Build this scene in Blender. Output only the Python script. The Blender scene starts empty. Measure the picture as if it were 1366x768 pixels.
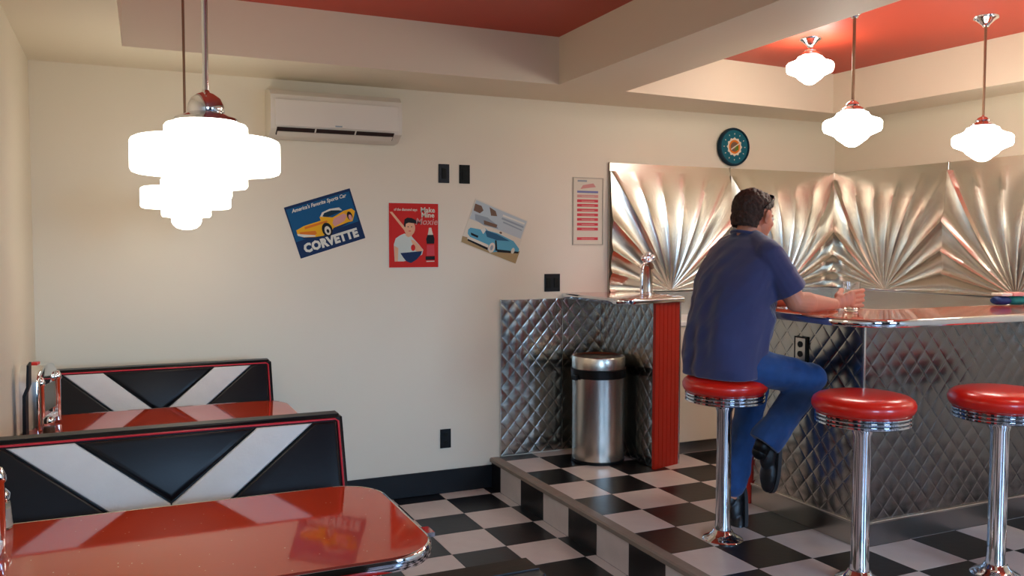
import bpy, bmesh, math, random
from mathutils import Vector, Matrix, noise
random.seed(7)
C = bpy.context.scene.collection
PI = math.pi

# ------------------------------------------------------------------ camera
F_PX, YAW, PITCH, ROLL = 1150.94, 0.4284, -0.0514, 0.0017
cam_d = bpy.data.cameras.new('camera'); cam = bpy.data.objects.new('camera', cam_d); C.objects.link(cam)
cam_d.sensor_width = 36; cam_d.lens = F_PX/1366*36; cam_d.clip_start = 0.05; cam_d.clip_end = 200
fw = Vector((math.sin(YAW)*math.cos(PITCH), math.cos(YAW)*math.cos(PITCH), math.sin(PITCH)))
rt = Vector((math.cos(YAW), -math.sin(YAW), 0)); up = rt.cross(fw)
r2 = math.cos(ROLL)*rt+math.sin(ROLL)*up; u2 = -math.sin(ROLL)*rt+math.cos(ROLL)*up
M3 = Matrix((r2, u2, -fw)).transposed()
cam.matrix_world = Matrix.Translation((-2.493, -5.021, 1.5935)) @ M3.to_4x4()
bpy.context.scene.camera = cam

# ------------------------------------------------------------------ world, exposure, daylight
sc = bpy.context.scene
sc.view_settings.view_transform = 'Standard'; sc.view_settings.look = 'None'
sc.view_settings.gamma = 1; sc.view_settings.use_curve_mapping = False
sc.view_settings.exposure = 0.72
LAMP_NEAR, LAMP_FAR = 3.9, 12.5
SKY = 16.0
w = bpy.data.worlds.new('world'); sc.world = w; w.use_nodes = True
nt = w.node_tree; nt.nodes.clear()
tc = nt.nodes.new('ShaderNodeTexCoord'); sx = nt.nodes.new('ShaderNodeSeparateXYZ'); cr = nt.nodes.new('ShaderNodeValToRGB')
mr = nt.nodes.new('ShaderNodeMapRange'); mr.inputs[1].default_value = -1; mr.inputs[2].default_value = 1
cr.color_ramp.elements[0].position = 0.47; cr.color_ramp.elements[0].color = (0.10, 0.11, 0.13, 1)
cr.color_ramp.elements[1].position = 0.54; cr.color_ramp.elements[1].color = (0.42, 0.68, 1.0, 1)
e = cr.color_ramp.elements.new(1.0); e.color = (0.14, 0.34, 0.85, 1)
bg = nt.nodes.new('ShaderNodeBackground'); bg.inputs[1].default_value = SKY; wo = nt.nodes.new('ShaderNodeOutputWorld')
L = nt.links.new
L(tc.outputs['Generated'], sx.inputs[0]); L(sx.outputs[2], mr.inputs[0]); L(mr.outputs[0], cr.inputs[0]); L(cr.outputs[0], bg.inputs[0]); L(bg.outputs[0], wo.inputs[0])
Y_FRONT = -7.6
WINDOWS = [(-2.3, -1.0), (0.7, 2.0)]      # x ranges of the street windows behind the viewer
WZ = (0.85, 2.45)
for (a, b) in WINDOWS:                      # portals: only guide the daylight through the real openings
    ld = bpy.data.lights.new('window_portal', 'AREA'); ld.shape = 'RECTANGLE'; ld.size = b-a; ld.size_y = WZ[1]-WZ[0]
    ld.cycles.is_portal = True
    lo = bpy.data.objects.new('window_portal', ld); C.objects.link(lo)
    lo.location = ((a+b)/2, Y_FRONT-0.02, (WZ[0]+WZ[1])/2); lo.rotation_euler = (PI/2, 0, 0)

# ------------------------------------------------------------------ materials
def srgb(r, g, b):
    f = lambda c: (c/255/12.92) if c/255 <= .04045 else ((c/255+.055)/1.055)**2.4
    return (f(r), f(g), f(b), 1)
def mat(name, col, rough=.5, metal=0, coat=0, emit=0, trans=0, ior=1.5, spec=.5, sheen=0, bump=0, bscale=50, var=0, vscale=3, aniso=0):
    m = bpy.data.materials.new(name); m.use_nodes = True
    n = m.node_tree.nodes; l = m.node_tree.links; b = n['Principled BSDF']
    b.inputs['Base Color'].default_value = col; b.inputs['Roughness'].default_value = rough
    b.inputs['Metallic'].default_value = metal; b.inputs['Coat Weight'].default_value = coat; b.inputs['Coat Roughness'].default_value = .04
    b.inputs['Transmission Weight'].default_value = trans; b.inputs['IOR'].default_value = ior
    b.inputs['Specular IOR Level'].default_value = spec; b.inputs['Sheen Weight'].default_value = sheen
    if aniso: b.inputs['Anisotropic'].default_value = aniso
    if emit: b.inputs['Emission Color'].default_value = col; b.inputs['Emission Strength'].default_value = emit
    t = n.new('ShaderNodeTexCoord')
    if bump:
        x = n.new('ShaderNodeTexNoise'); x.inputs['Scale'].default_value = bscale; x.inputs['Detail'].default_value = 4
        k = n.new('ShaderNodeBump'); k.inputs['Strength'].default_value = bump; k.inputs['Distance'].default_value = .01
        l.new(t.outputs['Object'], x.inputs['Vector']); l.new(x.outputs['Fac'], k.inputs['Height']); l.new(k.outputs[0], b.inputs['Normal'])
    if var:
        x = n.new('ShaderNodeTexNoise'); x.inputs['Scale'].default_value = vscale; x.inputs['Detail'].default_value = 5
        h = n.new('ShaderNodeMixRGB'); h.blend_type = 'MULTIPLY'; h.inputs[1].default_value = col
        r = n.new('ShaderNodeValToRGB'); r.color_ramp.elements[0].color = (1-var, 1-var, 1-var, 1); r.color_ramp.elements[0].position = .3; r.color_ramp.elements[1].position = .7
        h.inputs[0].default_value = 1
        l.new(t.outputs['Object'], x.inputs['Vector']); l.new(x.outputs['Fac'], r.inputs[0]); l.new(r.outputs[0], h.inputs[2]); l.new(h.outputs[0], b.inputs['Base Color'])
    return m
M = {}
M['wall'] = mat('cream paint', srgb(232, 220, 196), .55, bump=.05, bscale=120, var=.03, vscale=1.5)
M['soffit'] = mat('ceiling paint', srgb(230, 218, 193), .6, bump=.04, bscale=120)
M['red_ceiling'] = mat('red ceiling paint', srgb(184, 64, 40), .5, bump=.04, bscale=150)
M['black_trim'] = mat('black vinyl base', srgb(12, 11, 12), .5, spec=.3)
M['tile_black'] = mat('black floor tile', srgb(20, 17, 18), .32, bump=.05, bscale=30, var=.2, vscale=9)
M['tile_white'] = mat('white floor tile', srgb(214, 203, 196), .3, bump=.05, bscale=30, var=.08, vscale=12)
M['grout'] = mat('tile bed', srgb(90, 84, 80), .8)
M['nosing'] = mat('worn nosing', srgb(140, 128, 116), .45, bump=.1, bscale=60, var=.15, vscale=14)
M['steel_panel'] = mat('pressed steel', (.74, .71, .63, 1), .27, 1, bump=.02, bscale=12)
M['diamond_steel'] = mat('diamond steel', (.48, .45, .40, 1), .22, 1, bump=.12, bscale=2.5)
M['bar_steel_dark_reflection'] = mat('diamond steel with painted dark reflection', (.22, .205, .20, 1), .24, 1, bump=.12, bscale=2.5)  # same diamond steel, dark room reflection put into the base colour
M['dark_steel'] = mat('kick steel', (.26, .25, .25, 1), .3, 1)
M['chrome'] = mat('chrome', (.82, .84, .87, 1), .06, 1)
M['brushed'] = mat('brushed steel', (.66, .60, .52, 1), .26, 1, aniso=.6)
M['laminate'] = mat('counter laminate', srgb(214, 96, 62), .12, coat=.6, spec=.5)
M['vinyl_red'] = mat('red vinyl', srgb(216, 30, 16), .28, coat=.3, bump=.04, bscale=60)
M['vinyl_black'] = mat('black vinyl', srgb(7, 9, 14), .38, spec=.3, bump=.03, bscale=70)
M['vinyl_white'] = mat('white vinyl', srgb(205, 203, 198), .4, bump=.08, bscale=90, var=.05, vscale=20)
M['piping'] = mat('red piping', srgb(190, 24, 40), .35)
M['red_panel'] = mat('red slatted panel', srgb(186, 34, 14), .35, var=.12, vscale=5)
M['plastic_black'] = mat('black plastic', srgb(12, 11, 12), .4, spec=.25)
M['plastic_dark'] = mat('dark green plastic', srgb(24, 26, 20), .6, spec=.2, var=.4, vscale=60)
M['ac_white'] = mat('ac plastic', srgb(222, 213, 198), .4)
M['ac_dark'] = mat('ac slot', srgb(40, 20, 16), .6)
M['white_lam'] = mat('white laminate', srgb(225, 215, 195), .35)
M['white_hard'] = mat('white solid top', srgb(240, 236, 228), .25)
M['grey_kick'] = mat('grey kick', srgb(110, 104, 98), .5)
M['brass_rod'] = mat('aged rod', srgb(150, 120, 96), .35, .7)
M['skin'] = mat('skin', srgb(206, 134, 104), .5, bump=.05, bscale=200, var=.08, vscale=30)
M['skin'].node_tree.nodes['Principled BSDF'].inputs['Subsurface Weight'].default_value = .08
M['skin'].node_tree.nodes['Principled BSDF'].inputs['Subsurface Radius'].default_value = (.01, .004, .002)
M['hair'] = mat('hair', srgb(62, 36, 22), .55, bump=.6, bscale=260, var=.5, vscale=80)
M['shirt'] = mat('t-shirt cotton', srgb(46, 54, 98), .85, sheen=.4, bump=.12, bscale=240, var=.14, vscale=12)
M['jeans'] = mat('jeans denim', srgb(16, 66, 122), .8, sheen=.2, bump=.15, bscale=260, var=.2, vscale=22)
M['shoe'] = mat('shoe leather', srgb(18, 17, 20), .4, bump=.1, bscale=50)
M['sole'] = mat('shoe sole', srgb(42, 38, 38), .7)
M['grey_window'] = mat('grey display', srgb(92, 98, 84), .2)
M['glass'] = mat('clear glass', (1, 1, 1, 1), .03, trans=1, ior=1.45)
M['teal'] = mat('teal cloth', srgb(0, 132, 122), .6, var=.35, vscale=40)
M['navy'] = mat('navy cloth', srgb(0, 40, 96), .6)
M['paper'] = mat('white paper', srgb(228, 214, 196), .7, var=.12, vscale=30)
M['green'] = mat('green paper', srgb(90, 140, 66), .7)
def shade_mat(name, e):
    m = mat(name, (1, .955, .84, 1), .25, emit=e); return m
M['shade_near'] = shade_mat('opal glass lit', LAMP_NEAR); M['shade_far'] = shade_mat('opal glass lit bright', LAMP_FAR)
def flat(name, r, g, b, rough=.6): return mat(name, srgb(r, g, b), rough, spec=.25)
# table laminate with glitter specks
def speckle(m, scale=70, amt=.16):
    n = m.node_tree.nodes; l = m.node_tree.links; b = n['Principled BSDF']
    t = n.new('ShaderNodeTexCoord'); v = n.new('ShaderNodeTexVoronoi'); v.inputs['Scale'].default_value = scale
    r = n.new('ShaderNodeValToRGB'); r.color_ramp.elements[0].position = .0; r.color_ramp.elements[0].color = (1, 1, 1, 1)
    r.color_ramp.elements[1].position = amt; r.color_ramp.elements[1].color = (0, 0, 0, 1)
    wn = n.new('ShaderNodeTexWhiteNoise'); gt = n.new('ShaderNodeMath'); gt.operation = 'GREATER_THAN'; gt.inputs[1].default_value = .93
    mu = n.new('ShaderNodeMath'); mu.operation = 'MULTIPLY'
    mx = n.new('ShaderNodeMixRGB'); mx.inputs[1].default_value = b.inputs['Base Color'].default_value; mx.inputs[2].default_value = srgb(255, 220, 180)
    l.new(t.outputs['Object'], v.inputs['Vector']); l.new(v.outputs['Distance'], r.inputs[0]); l.new(v.outputs['Position'], wn.inputs['Vector'])
    l.new(wn.outputs['Value'], gt.inputs[0]); l.new(r.outputs[0], mu.inputs[0]); l.new(gt.outputs[0], mu.inputs[1])
    l.new(mu.outputs[0], mx.inputs[0]); l.new(mx.outputs[0], b.inputs['Base Color'])
M['table_lam'] = mat('table laminate', srgb(190, 62, 34), .07, coat=.5); speckle(M['table_lam'])

# ------------------------------------------------------------------ helpers
def link(name, me, m=None, parent=None, loc=None):
    o = bpy.data.objects.new(name, me); C.objects.link(o)
    if m:
        for mm in (m if isinstance(m, (list, tuple)) else [m]): me.materials.append(mm)
    if parent: o.parent = parent
    if loc: o.location = loc
    return o
def obj(name, bm, m=None, parent=None, smooth=None, loc=None):
    bmesh.ops.recalc_face_normals(bm, faces=bm.faces)
    me = bpy.data.meshes.new(name); bm.to_mesh(me); bm.free()
    if smooth is not None:
        me.polygons.foreach_set('use_smooth', [True]*len(me.polygons))
        if smooth < 180: me.set_sharp_from_angle(angle=math.radians(smooth))
    return link(name, me, m, parent, loc)
def tag(o, label=None, cat=None, group=None, kind=None):
    if label: o['label'] = label
    if cat: o['category'] = cat
    if group: o['group'] = group
    if kind: o['kind'] = kind
    return o
def empty(name, loc, label, cat, group=None, rz=0):
    o = bpy.data.objects.new(name, None); C.objects.link(o); o.location = loc; o.rotation_euler = (0, 0, rz); o.empty_display_size = .1
    return tag(o, label, cat, group)
def struct(name, bm, m, parent=None, smooth=None):
    o = obj(name, bm, m, parent, smooth)
    if not parent: o['kind'] = 'structure'
    return o
def dup(root, loc, label=None, cat=None, group=None, rz=None):
    r = root.copy(); C.objects.link(r); r.location = loc
    if rz is not None: r.rotation_euler = (0, 0, rz)
    tag(r, label, cat, group)
    for ch in list(root.children):
        c = ch.copy(); C.objects.link(c); c.parent = r
        for g in list(ch.children):
            d = g.copy(); C.objects.link(d); d.parent = c
    return r
def box(bm, x0, x1, y0, y1, z0, z1, bev=0, seg=2):
    vs = [bm.verts.new((x, y, z)) for x in (x0, x1) for y in (y0, y1) for z in (z0, z1)]
    fs = [bm.faces.new([vs[i] for i in f]) for f in ((0, 1, 3, 2), (4, 6, 7, 5), (0, 4, 5, 1), (2, 3, 7, 6), (0, 2, 6, 4), (1, 5, 7, 3))]
    if bev:
        es = list({e for f in fs for e in f.edges})
        bmesh.ops.bevel(bm, geom=es, offset=bev, segments=seg, affect='EDGES', profile=.5)
    return bm
def B(*a, **k): return box(bmesh.new(), *a, **k)
def prism(bm, poly, z0, z1, T=None, bev=0, seg=2):
    """poly in (x,y), extruded z0..z1, then matrix T."""
    a = [bm.verts.new((p[0], p[1], z0)) for p in poly]; b = [bm.verts.new((p[0], p[1], z1)) for p in poly]
    n = len(poly); fs = [bm.faces.new(a[::-1]), bm.faces.new(b)]
    for i in range(n): fs.append(bm.faces.new((a[i], a[(i+1) % n], b[(i+1) % n], b[i])))
    if bev:
        es = list({e for e in fs[1].edges})
        r = bmesh.ops.bevel(bm, geom=es, offset=bev, segments=seg, affect='EDGES', profile=.5)
    if T is not None:
        bmesh.ops.transform(bm, matrix=T, verts=bm.verts)
    return bm
def lathe(bm, prof, seg=32, c=(0, 0, 0), cap=True):
    rings = []
    for (r, z) in prof:
        if r < 1e-6: rings.append([bm.verts.new((c[0], c[1], c[2]+z))])
        else: rings.append([bm.verts.new((c[0]+r*math.cos(2*PI*i/seg), c[1]+r*math.sin(2*PI*i/seg), c[2]+z)) for i in range(seg)])
    for a, b in zip(rings, rings[1:]):
        for i in range(seg):
            j = (i+1) % seg
            if len(a) == 1 and len(b) == 1: continue
            if len(a) == 1: bm.faces.new((a[0], b[i], b[j]))
            elif len(b) == 1: bm.faces.new((a[i], a[j], b[0]))
            else: bm.faces.new((a[i], a[j], b[j], b[i]))
    if cap:
        for r in (rings[0], rings[-1]):
            if len(r) > 1: bm.faces.new(r)
    return bm
def tube(bm, pts, r, seg=10, closed=False):
    pts = [Vector(p) for p in pts]; n = len(pts); rr = r if isinstance(r, (list, tuple)) else [r]*n
    rings = []; prev = None
    for i, p in enumerate(pts):
        if closed: t = (pts[(i+1) % n]-pts[i-1]).normalized()
        else: t = (pts[min(i+1, n-1)]-pts[max(i-1, 0)]).normalized()
        if prev is None:
            a = Vector((0, 0, 1)) if abs(t.z) < .9 else Vector((1, 0, 0)); u = t.cross(a).normalized()
        else: u = (prev-t*prev.dot(t)).normalized()
        prev = u; v = t.cross(u)
        rings.append([bm.verts.new(p+rr[i]*(math.cos(2*PI*k/seg)*u+math.sin(2*PI*k/seg)*v)) for k in range(seg)])
    m = n if closed else n-1
    for i in range(m):
        a, b = rings[i], rings[(i+1) % n]
        for k in range(seg): bm.faces.new((a[k], a[(k+1) % seg], b[(k+1) % seg], b[k]))
    if not closed: bm.faces.new(rings[0][::-1]); bm.faces.new(rings[-1])
    return bm
def ell(bm, c, r, rot=None, seg=20):
    T = Matrix.Translation(c)
    if rot is not None: T = T @ rot.to_4x4()
    T = T @ Matrix.Diagonal((r[0], r[1], r[2], 1))
    bmesh.ops.create_uvsphere(bm, u_segments=seg, v_segments=seg//2+2, radius=1, matrix=T)
def cone(bm, a, b, ra, rb, flat=1.0, n=8):
    """tapered capsule between a and b made of overlapping spheres and a tube."""
    a, b = Vector(a), Vector(b)
    tube(bm, [a, a.lerp(b, .5), b], [ra, (ra+rb)/2, rb], seg=16)
    ell(bm, a, (ra, ra, ra), seg=16); ell(bm, b, (rb, rb, rb), seg=16)
def fuse(bm, voxel, smooth=4, fac=.5):
    """union of the closed shapes in bm as one continuous surface."""
    me = bpy.data.meshes.new('tmp'); bmesh.ops.recalc_face_normals(bm, faces=bm.faces); bm.to_mesh(me); bm.free()
    o = bpy.data.objects.new('tmp', me); C.objects.link(o)
    m = o.modifiers.new('r', 'REMESH'); m.mode = 'VOXEL'; m.voxel_size = voxel
    s = o.modifiers.new('s', 'SMOOTH'); s.factor = fac; s.iterations = smooth
    dg = bpy.context.evaluated_depsgraph_get(); dg.update()
    out = bpy.data.meshes.new_from_object(o.evaluated_get(dg))
    bpy.data.objects.remove(o); bpy.data.meshes.remove(me)
    b = bmesh.new(); b.from_mesh(out); bpy.data.meshes.remove(out)
    return b
def text_bm(s, size, bold=0, font_shear=0, spacing=1):
    cu = bpy.data.curves.new('t', 'FONT'); cu.body = s; cu.size = size; cu.align_x = 'CENTER'; cu.align_y = 'CENTER'
    cu.offset = bold; cu.shear = font_shear; cu.space_character = spacing; cu.resolution_u = 2
    o = bpy.data.objects.new('t', cu); C.objects.link(o)
    dg = bpy.context.evaluated_depsgraph_get(); dg.update()
    me = bpy.data.meshes.new_from_object(o.evaluated_get(dg))
    b = bmesh.new(); b.from_mesh(me); bpy.data.objects.remove(o); bpy.data.meshes.remove(me); bpy.data.curves.remove(cu)
    return b

# ------------------------------------------------------------------ dimensions found from the photograph
T = .3048; YW = .1154; XL = -2.896; XR = 2.629; H = .193; ZS = 2.536; ZR = 2.815; PX = -.289

# ================================================================== SETTING
wb = struct('wall_back', B(XL-.2, XR+.2, YW, YW+.18, -.1, 3.0), M['wall'])
wl = struct('wall_left', B(XL-.2, XL, Y_FRONT-.2, YW, -.1, 3.0), M['wall'])
wr = struct('wall_right', B(XR, XR+.2, Y_FRONT-.2, YW, -.1, 3.0), M['wall'])
bm = bmesh.new()
xs = [XL]+[v for w_ in WINDOWS for v in w_]+[XR]
box(bm, XL, XR, Y_FRONT-.2, Y_FRONT, -.1, WZ[0]); box(bm, XL, XR, Y_FRONT-.2, Y_FRONT, WZ[1], 3.0)
for i in range(0, len(xs), 2): box(bm, xs[i], xs[i+1], Y_FRONT-.2, Y_FRONT, WZ[0], WZ[1])
struct('wall_front', bm, mat('charcoal shopfront', srgb(52, 50, 54), .5))
for k, (a, b_) in enumerate(WINDOWS):
    bm = bmesh.new(); t = .05
    y0, y1 = Y_FRONT-.13, Y_FRONT-.07
    box(bm, a, a+t, y0, y1, *WZ); box(bm, b_-t, b_, y0, y1, *WZ); box(bm, a+t, b_-t, y0, y1, WZ[0], WZ[0]+t); box(bm, a+t, b_-t, y0, y1, WZ[1]-t, WZ[1])
    for q in (1/3, 2/3): box(bm, a+(b_-a)*q-.02, a+(b_-a)*q+.02, y0, y1, WZ[0]+t, WZ[1]-t)
    struct('window_%d' % (k+1), bm, M['dark_steel'])

# ceiling: plaster soffit with two trays, red inside the trays
YE = -6.8
def quad(bm, *p): return bm.faces.new([bm.verts.new(q) for q in p])
lt = [(-2.455, -.429), (-.09, -.424), (-.09-.026*6.4, YE), (-2.455-.026*6.4, YE)]
rt_ = [(.39, -.397), (2.218, -.27), (2.218+.041*6.5, YE), (.39-.049*6.4, YE)]
bm = bmesh.new(); z = ZS
P3 = lambda p, zz=z: (p[0], p[1], zz)
quad(bm, (XL, YW, z), P3(lt[0]), P3(lt[3]), (XL, YE, z))
quad(bm, (XL, YW, z), (lt[1][0], YW, z), P3(lt[1]), P3(lt[0]))
quad(bm, (lt[1][0], YW, z), (rt_[0][0], YW, z), P3(rt_[0]), P3(lt[1]))
quad(bm, P3(lt[1]), P3(rt_[0]), P3(rt_[3]), P3(lt[2]))
quad(bm, (rt_[0][0], YW, z), (XR, YW, z), P3(rt_[1]), P3(rt_[0]))
quad(bm, (XR, YW, z), (XR, YE, z), P3(rt_[2]), P3(rt_[1]))
quad(bm, (XL, YE, z), (XR, YE, z), (XR, Y_FRONT, z), (XL, Y_FRONT, z))
for tr in (lt, rt_):
    for i in range(4):
        a, b_ = tr[i], tr[(i+1) % 4]; quad(bm, P3(a), P3(b_), P3(b_, ZR), P3(a, ZR))
bmesh.ops.remove_doubles(bm, verts=bm.verts, dist=1e-4)
ceil = struct('ceiling', bm, M['soffit'])
for tr in (lt, rt_):
    b = bmesh.new(); quad(b, *[P3(p, ZR) for p in tr[::-1]])
    r = bmesh.ops.extrude_face_region(b, geom=list(b.faces)); bmesh.ops.translate(b, vec=(0, 0, .06), verts=[v for v in r['geom'] if isinstance(v, bmesh.types.BMVert)])
    o = obj('tray_panel', b, M['red_ceiling'], ceil); o['label'] = 'red painted tray ceiling panel'
struct('roof', B(XL-.2, XR+.2, Y_FRONT-.2, YW+.18, 2.9, 3.0), M['soffit'])

# floors
fl = struct('floor', B(XL-.1, PX, Y_FRONT-.2, YW+.05, -.1, -.004), M['grout'])
pf = struct('raised_floor', B(PX+.001, XR+.1, Y_FRONT-.2, YW+.05, -.1, H-.004), M['grout'])
tm = {}
def tile_at(x0, x1, y0, y1, z, white, parent, vertical=None):
    w_, d_ = round(x1-x0, 4), round(y1-y0, 4); key = (w_, d_, white)
    if key not in tm:
        g = .0008
        b = B(g, w_-g, g, d_-g, 0, .004, bev=.0008, seg=1)
        bmesh.ops.recalc_face_normals(b, faces=b.faces)
        me = bpy.data.meshes.new('tile'); b.to_mesh(me); b.free(); me.materials.append(M['tile_white' if white else 'tile_black']); tm[key] = me
    o = bpy.data.objects.new('tile', tm[key]); C.objects.link(o); o.parent = parent; o.location = (x0, y0, z-.004)
    return o
def tile_field(bx, by, xlo, xhi, ylo, yhi, z, parent, parity, ycut):
    stuff = {True: bmesh.new(), False: bmesh.new()}
    for i in range(math.floor((xlo-bx)/T)-1, math.ceil((xhi-bx)/T)+1):
        for j in range(0, 28):
            x0, x1 = max(bx+i*T, xlo), min(bx+(i+1)*T, xhi)
            y1, y0 = min(by-(j-1)*T, yhi), max(by-j*T, ylo)
            if x1-x0 < .01 or y1-y0 < .01: continue
            white = ((i+j) % 2 == parity)
            if y1 > ycut and (x1 > -2.0): tile_at(x0, x1, y0, y1, z, white, parent)
            else: box(stuff[white], x0+.0008, x1-.0008, y0+.0008, y1-.0008, z-.004, z)
    for wh, b in stuff.items():
        o = obj('tile_field', b, M['tile_white' if wh else 'tile_black'], parent); o['kind'] = 'stuff'
# platform: cell (i, j..j+1) white when i+j odd ; tile index jj = j+1
tile_field(0, 0, PX+.045, XR, Y_FRONT, YW, H, pf, 0, -3.3)
tile_field(-.353, .2839, XL, PX-.003, Y_FRONT, YW, 0, fl, 0, -3.6)
# stair riser tiles and nosing
for j in range(-1, 12):
    y1, y0 = min(-.0293-j*T, YW), -.0293-(j+1)*T
    b = B(PX-.003, PX+.001, y0+.0008, y1-.0008, 0, H-.02, bev=.0008, seg=1)
    obj('riser_tile', b, M['tile_white' if j % 2 == 0 else 'tile_black'], pf)
b = bmesh.new()
prof = [(PX-.016, H-.024), (PX-.016, H-.004), (PX-.008, H+.003), (PX+.044, H+.003), (PX+.046, H), (PX+.046, H-.004), (PX, H-.004), (PX-.002, H-.024)]
prism(b, [(p[0], p[1]) for p in prof], -YW, 7.6, Matrix(((1, 0, 0, 0), (0, 0, -1, 0), (0, 1, 0, 0), (0, 0, 0, 1))))
tag(struct('trim_1', b, M['nosing'], smooth=40), 'worn grey brown stair nosing along the edge of the raised floor')
struct('baseboard_back', B(XL, PX-.004, YW-.012, YW, 0, .15, bev=.004), M['black_trim'])
struct('baseboard_left', B(XL, XL+.012, Y_FRONT, YW-.013, 0, .15, bev=.004), M['black_trim'])

# ------------------------------------------------------------------ pressed metal wall panels
def sunburst_bm(w_, h_, depth=.021, bulge=.042, fanh=None):
    """fan of puffed petals rising from bottom centre; local x 0..w, z 0..h, relief toward -y"""
    fanh = fanh or h_-.055
    bm = bmesh.new(); hw = w_/2
    tc_ = math.atan2(fanh, hw)
    right = [tc_*k/4 for k in range(5)] + [math.atan2(fanh, hw*.62), math.atan2(fanh, hw*.21)]
    ang = right+[PI-a for a in right[::-1]]
    NT, NS = 8, 30
    def edge(th):
        c, s = math.cos(th), math.sin(th)
        a = hw/abs(c) if abs(c) > 1e-6 else 1e9; b_ = fanh/s if s > 1e-6 else 1e9
        return min(a, b_)
    c0 = bm.verts.new((hw, 0, 0)); cols = []
    for i in range(len(ang)-1):
        for k in range(NT + (1 if i == len(ang)-2 else 0)):
            t = k/NT; th = ang[i]+(ang[i+1]-ang[i])*t; R = edge(th); col = []
            wid = (ang[i+1]-ang[i])
            for q in range(1, NS+1):
                s = q/NS; r = R*s; zz_ = r*math.sin(th)
                d0 = bulge*math.sin(PI*min(1, max(0, zz_/h_))**.85)
                ridge = 1-(math.sin(PI*t))**.55 if 0 < t < 1 else 1
                side_ = (ang[i]+ang[i+1])/2 < tc_ or (ang[i]+ang[i+1])/2 > PI-tc_
                amp = min(depth, .20*wid*r)*(1.25 if side_ else .62)*(1-.62*(zz_/fanh)**3)*(1 if (ang[i]+ang[i+1])/2 < tc_ or (ang[i]+ang[i+1])/2 > PI-tc_ else min(1, (1-s)/.10))
                col.append(bm.verts.new((hw+r*math.cos(th), -d0-amp*ridge, zz_)))
            cols.append(col)
    for a, b_ in zip(cols, cols[1:]):
        bm.faces.new((c0, a[0], b_[0]))
        for q in range(NS-1): bm.faces.new((a[q], a[q+1], b_[q+1], b_[q]))
    # flat band above the fan, with a folded rim
    nb_ = 6
    def dz(zz_): return -bulge*math.sin(PI*min(1, zz_/h_)**.85)
    for k in range(nb_):
        za, zb = fanh+(h_-fanh)*k/nb_, fanh+(h_-fanh)*(k+1)/nb_
        quad(bm, (0, dz(za), za), (w_, dz(za), za), (w_, dz(zb), zb), (0, dz(zb), zb))
    return bm
PZ0, PZ1 = 1.262, 2.147
me_s = None
panels = [((.579+1.022*k, YW-.012, PZ0), 0, wb) for k in range(2)]+[((XR-.012, YW-.012-1.0225*k, PZ0), -PI/2, wr) for k in range(3)]
for (loc, rz, par) in panels:
    if me_s is None:
        o = obj('metal_panel', sunburst_bm(1.0215, PZ1-PZ0), M['steel_panel'], par, smooth=26); me_s = o.data
    else:
        o = bpy.data.objects.new('metal_panel', me_s); C.objects.link(o); o.parent = par
    o.location = loc; o.rotation_euler = (0, 0, rz)
    o['label'] = 'sunburst pressed stainless steel panel'
# seam strips, edge trims and the plain steel splash below
for k in range(3):
    x = .579+1.0225*k if k < 2 else XR-.013
    b = B(x-.004, x+.004, YW-.019, YW, PZ0, PZ1+.004, bev=.002, seg=1); obj('seam_strip', b, M['diamond_steel'], wb)
for k in range(1, 4):
    y = YW-.012-1.0225*k
    b = B(XR-.019, XR, y-.005, y+.005, PZ0, PZ1+.004, bev=.002, seg=1); obj('seam_strip', b, M['diamond_steel'], wr)
obj('splash_sheet', B(.575, XR-.001, YW-.008, YW, 1.0, PZ0), M['steel_panel'], wb)
obj('splash_sheet', B(XR-.008, XR, -3.0, YW-.009, 1.0, PZ0), M['steel_panel'], wr)
obj('edge_bar', B(.575, XR-.02, YW-.02, YW, PZ0-.014, PZ0+.002, bev=.003), M['chrome'], wb)
obj('edge_bar', B(XR-.02, XR, -3.0, YW-.021, PZ0-.014, PZ0+.002, bev=.003), M['chrome'], wr)

def diamond_bm(w_, h_, dw=.098, dh=.112, A=.0017, n=6):
    """embossed diamond quilting; local x 0..w, z 0..h, relief toward -y"""
    bm = bmesh.new(); vs = {}; st = (0, .055, .11, .5, .89, .945); n = 6; hs = (0, .62, 1, 1, 1, .62)
    def V(a, b_):
        if (a, b_) not in vs:
            p, q = a//n+st[a % n], b_//n+st[b_ % n]
            hgt = A*min(hs[a % n], hs[b_ % n])
            vs[(a, b_)] = bm.verts.new((dw*(p+q)/2, -hgt, dh*(p-q)/2))
        return vs[(a, b_)]
    pmax = int((w_/dw+h_/dh)+2); qmin = int(-(h_/dh)-2); qmax = int(w_/dw+2)
    for a in range(-n, pmax*n):
        for b_ in range(qmin*n, qmax*n):
            p, q = a//n+st[a % n], b_//n+st[b_ % n]; x, z_ = dw*(p+q)/2, dh*(p-q)/2
            if -.08 < x < w_+.08 and -.08 < z_ < h_+.08:
                bm.faces.new((V(a, b_), V(a+1, b_), V(a+1, b_+1), V(a, b_+1)))
    for co, no in (((0, 0, 0), (-1, 0, 0)), ((w_, 0, 0), (1, 0, 0)), ((0, 0, 0), (0, 0, -1)), ((0, 0, h_), (0, 0, 1))):
        bmesh.ops.bisect_plane(bm, geom=bm.verts[:]+bm.edges[:]+bm.faces[:], plane_co=co, plane_no=no, clear_outer=True)
    return bm
def sheet(w_, h_, loc, rz, parent, m='diamond_steel', name='diamond_sheet', **k):
    o = obj(name, diamond_bm(w_, h_, **k), M[m], parent, smooth=50); o.location = loc; o.rotation_euler = (0, 0, rz); return o
# two diamond sheets on the back wall beside the cabinet
sheet(.452, 1.226-H-.008, (-.228, YW-.006, H+.008), 0, wb)
sheet(.325, 1.226-H-.008, (.2265, YW-.0045, H+.008), math.radians(-.6), wb)
obj('panel_edge', B(-.236, -.228, YW-.016, YW, H, 1.23, bev=.002), M['brushed'], wb)

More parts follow.
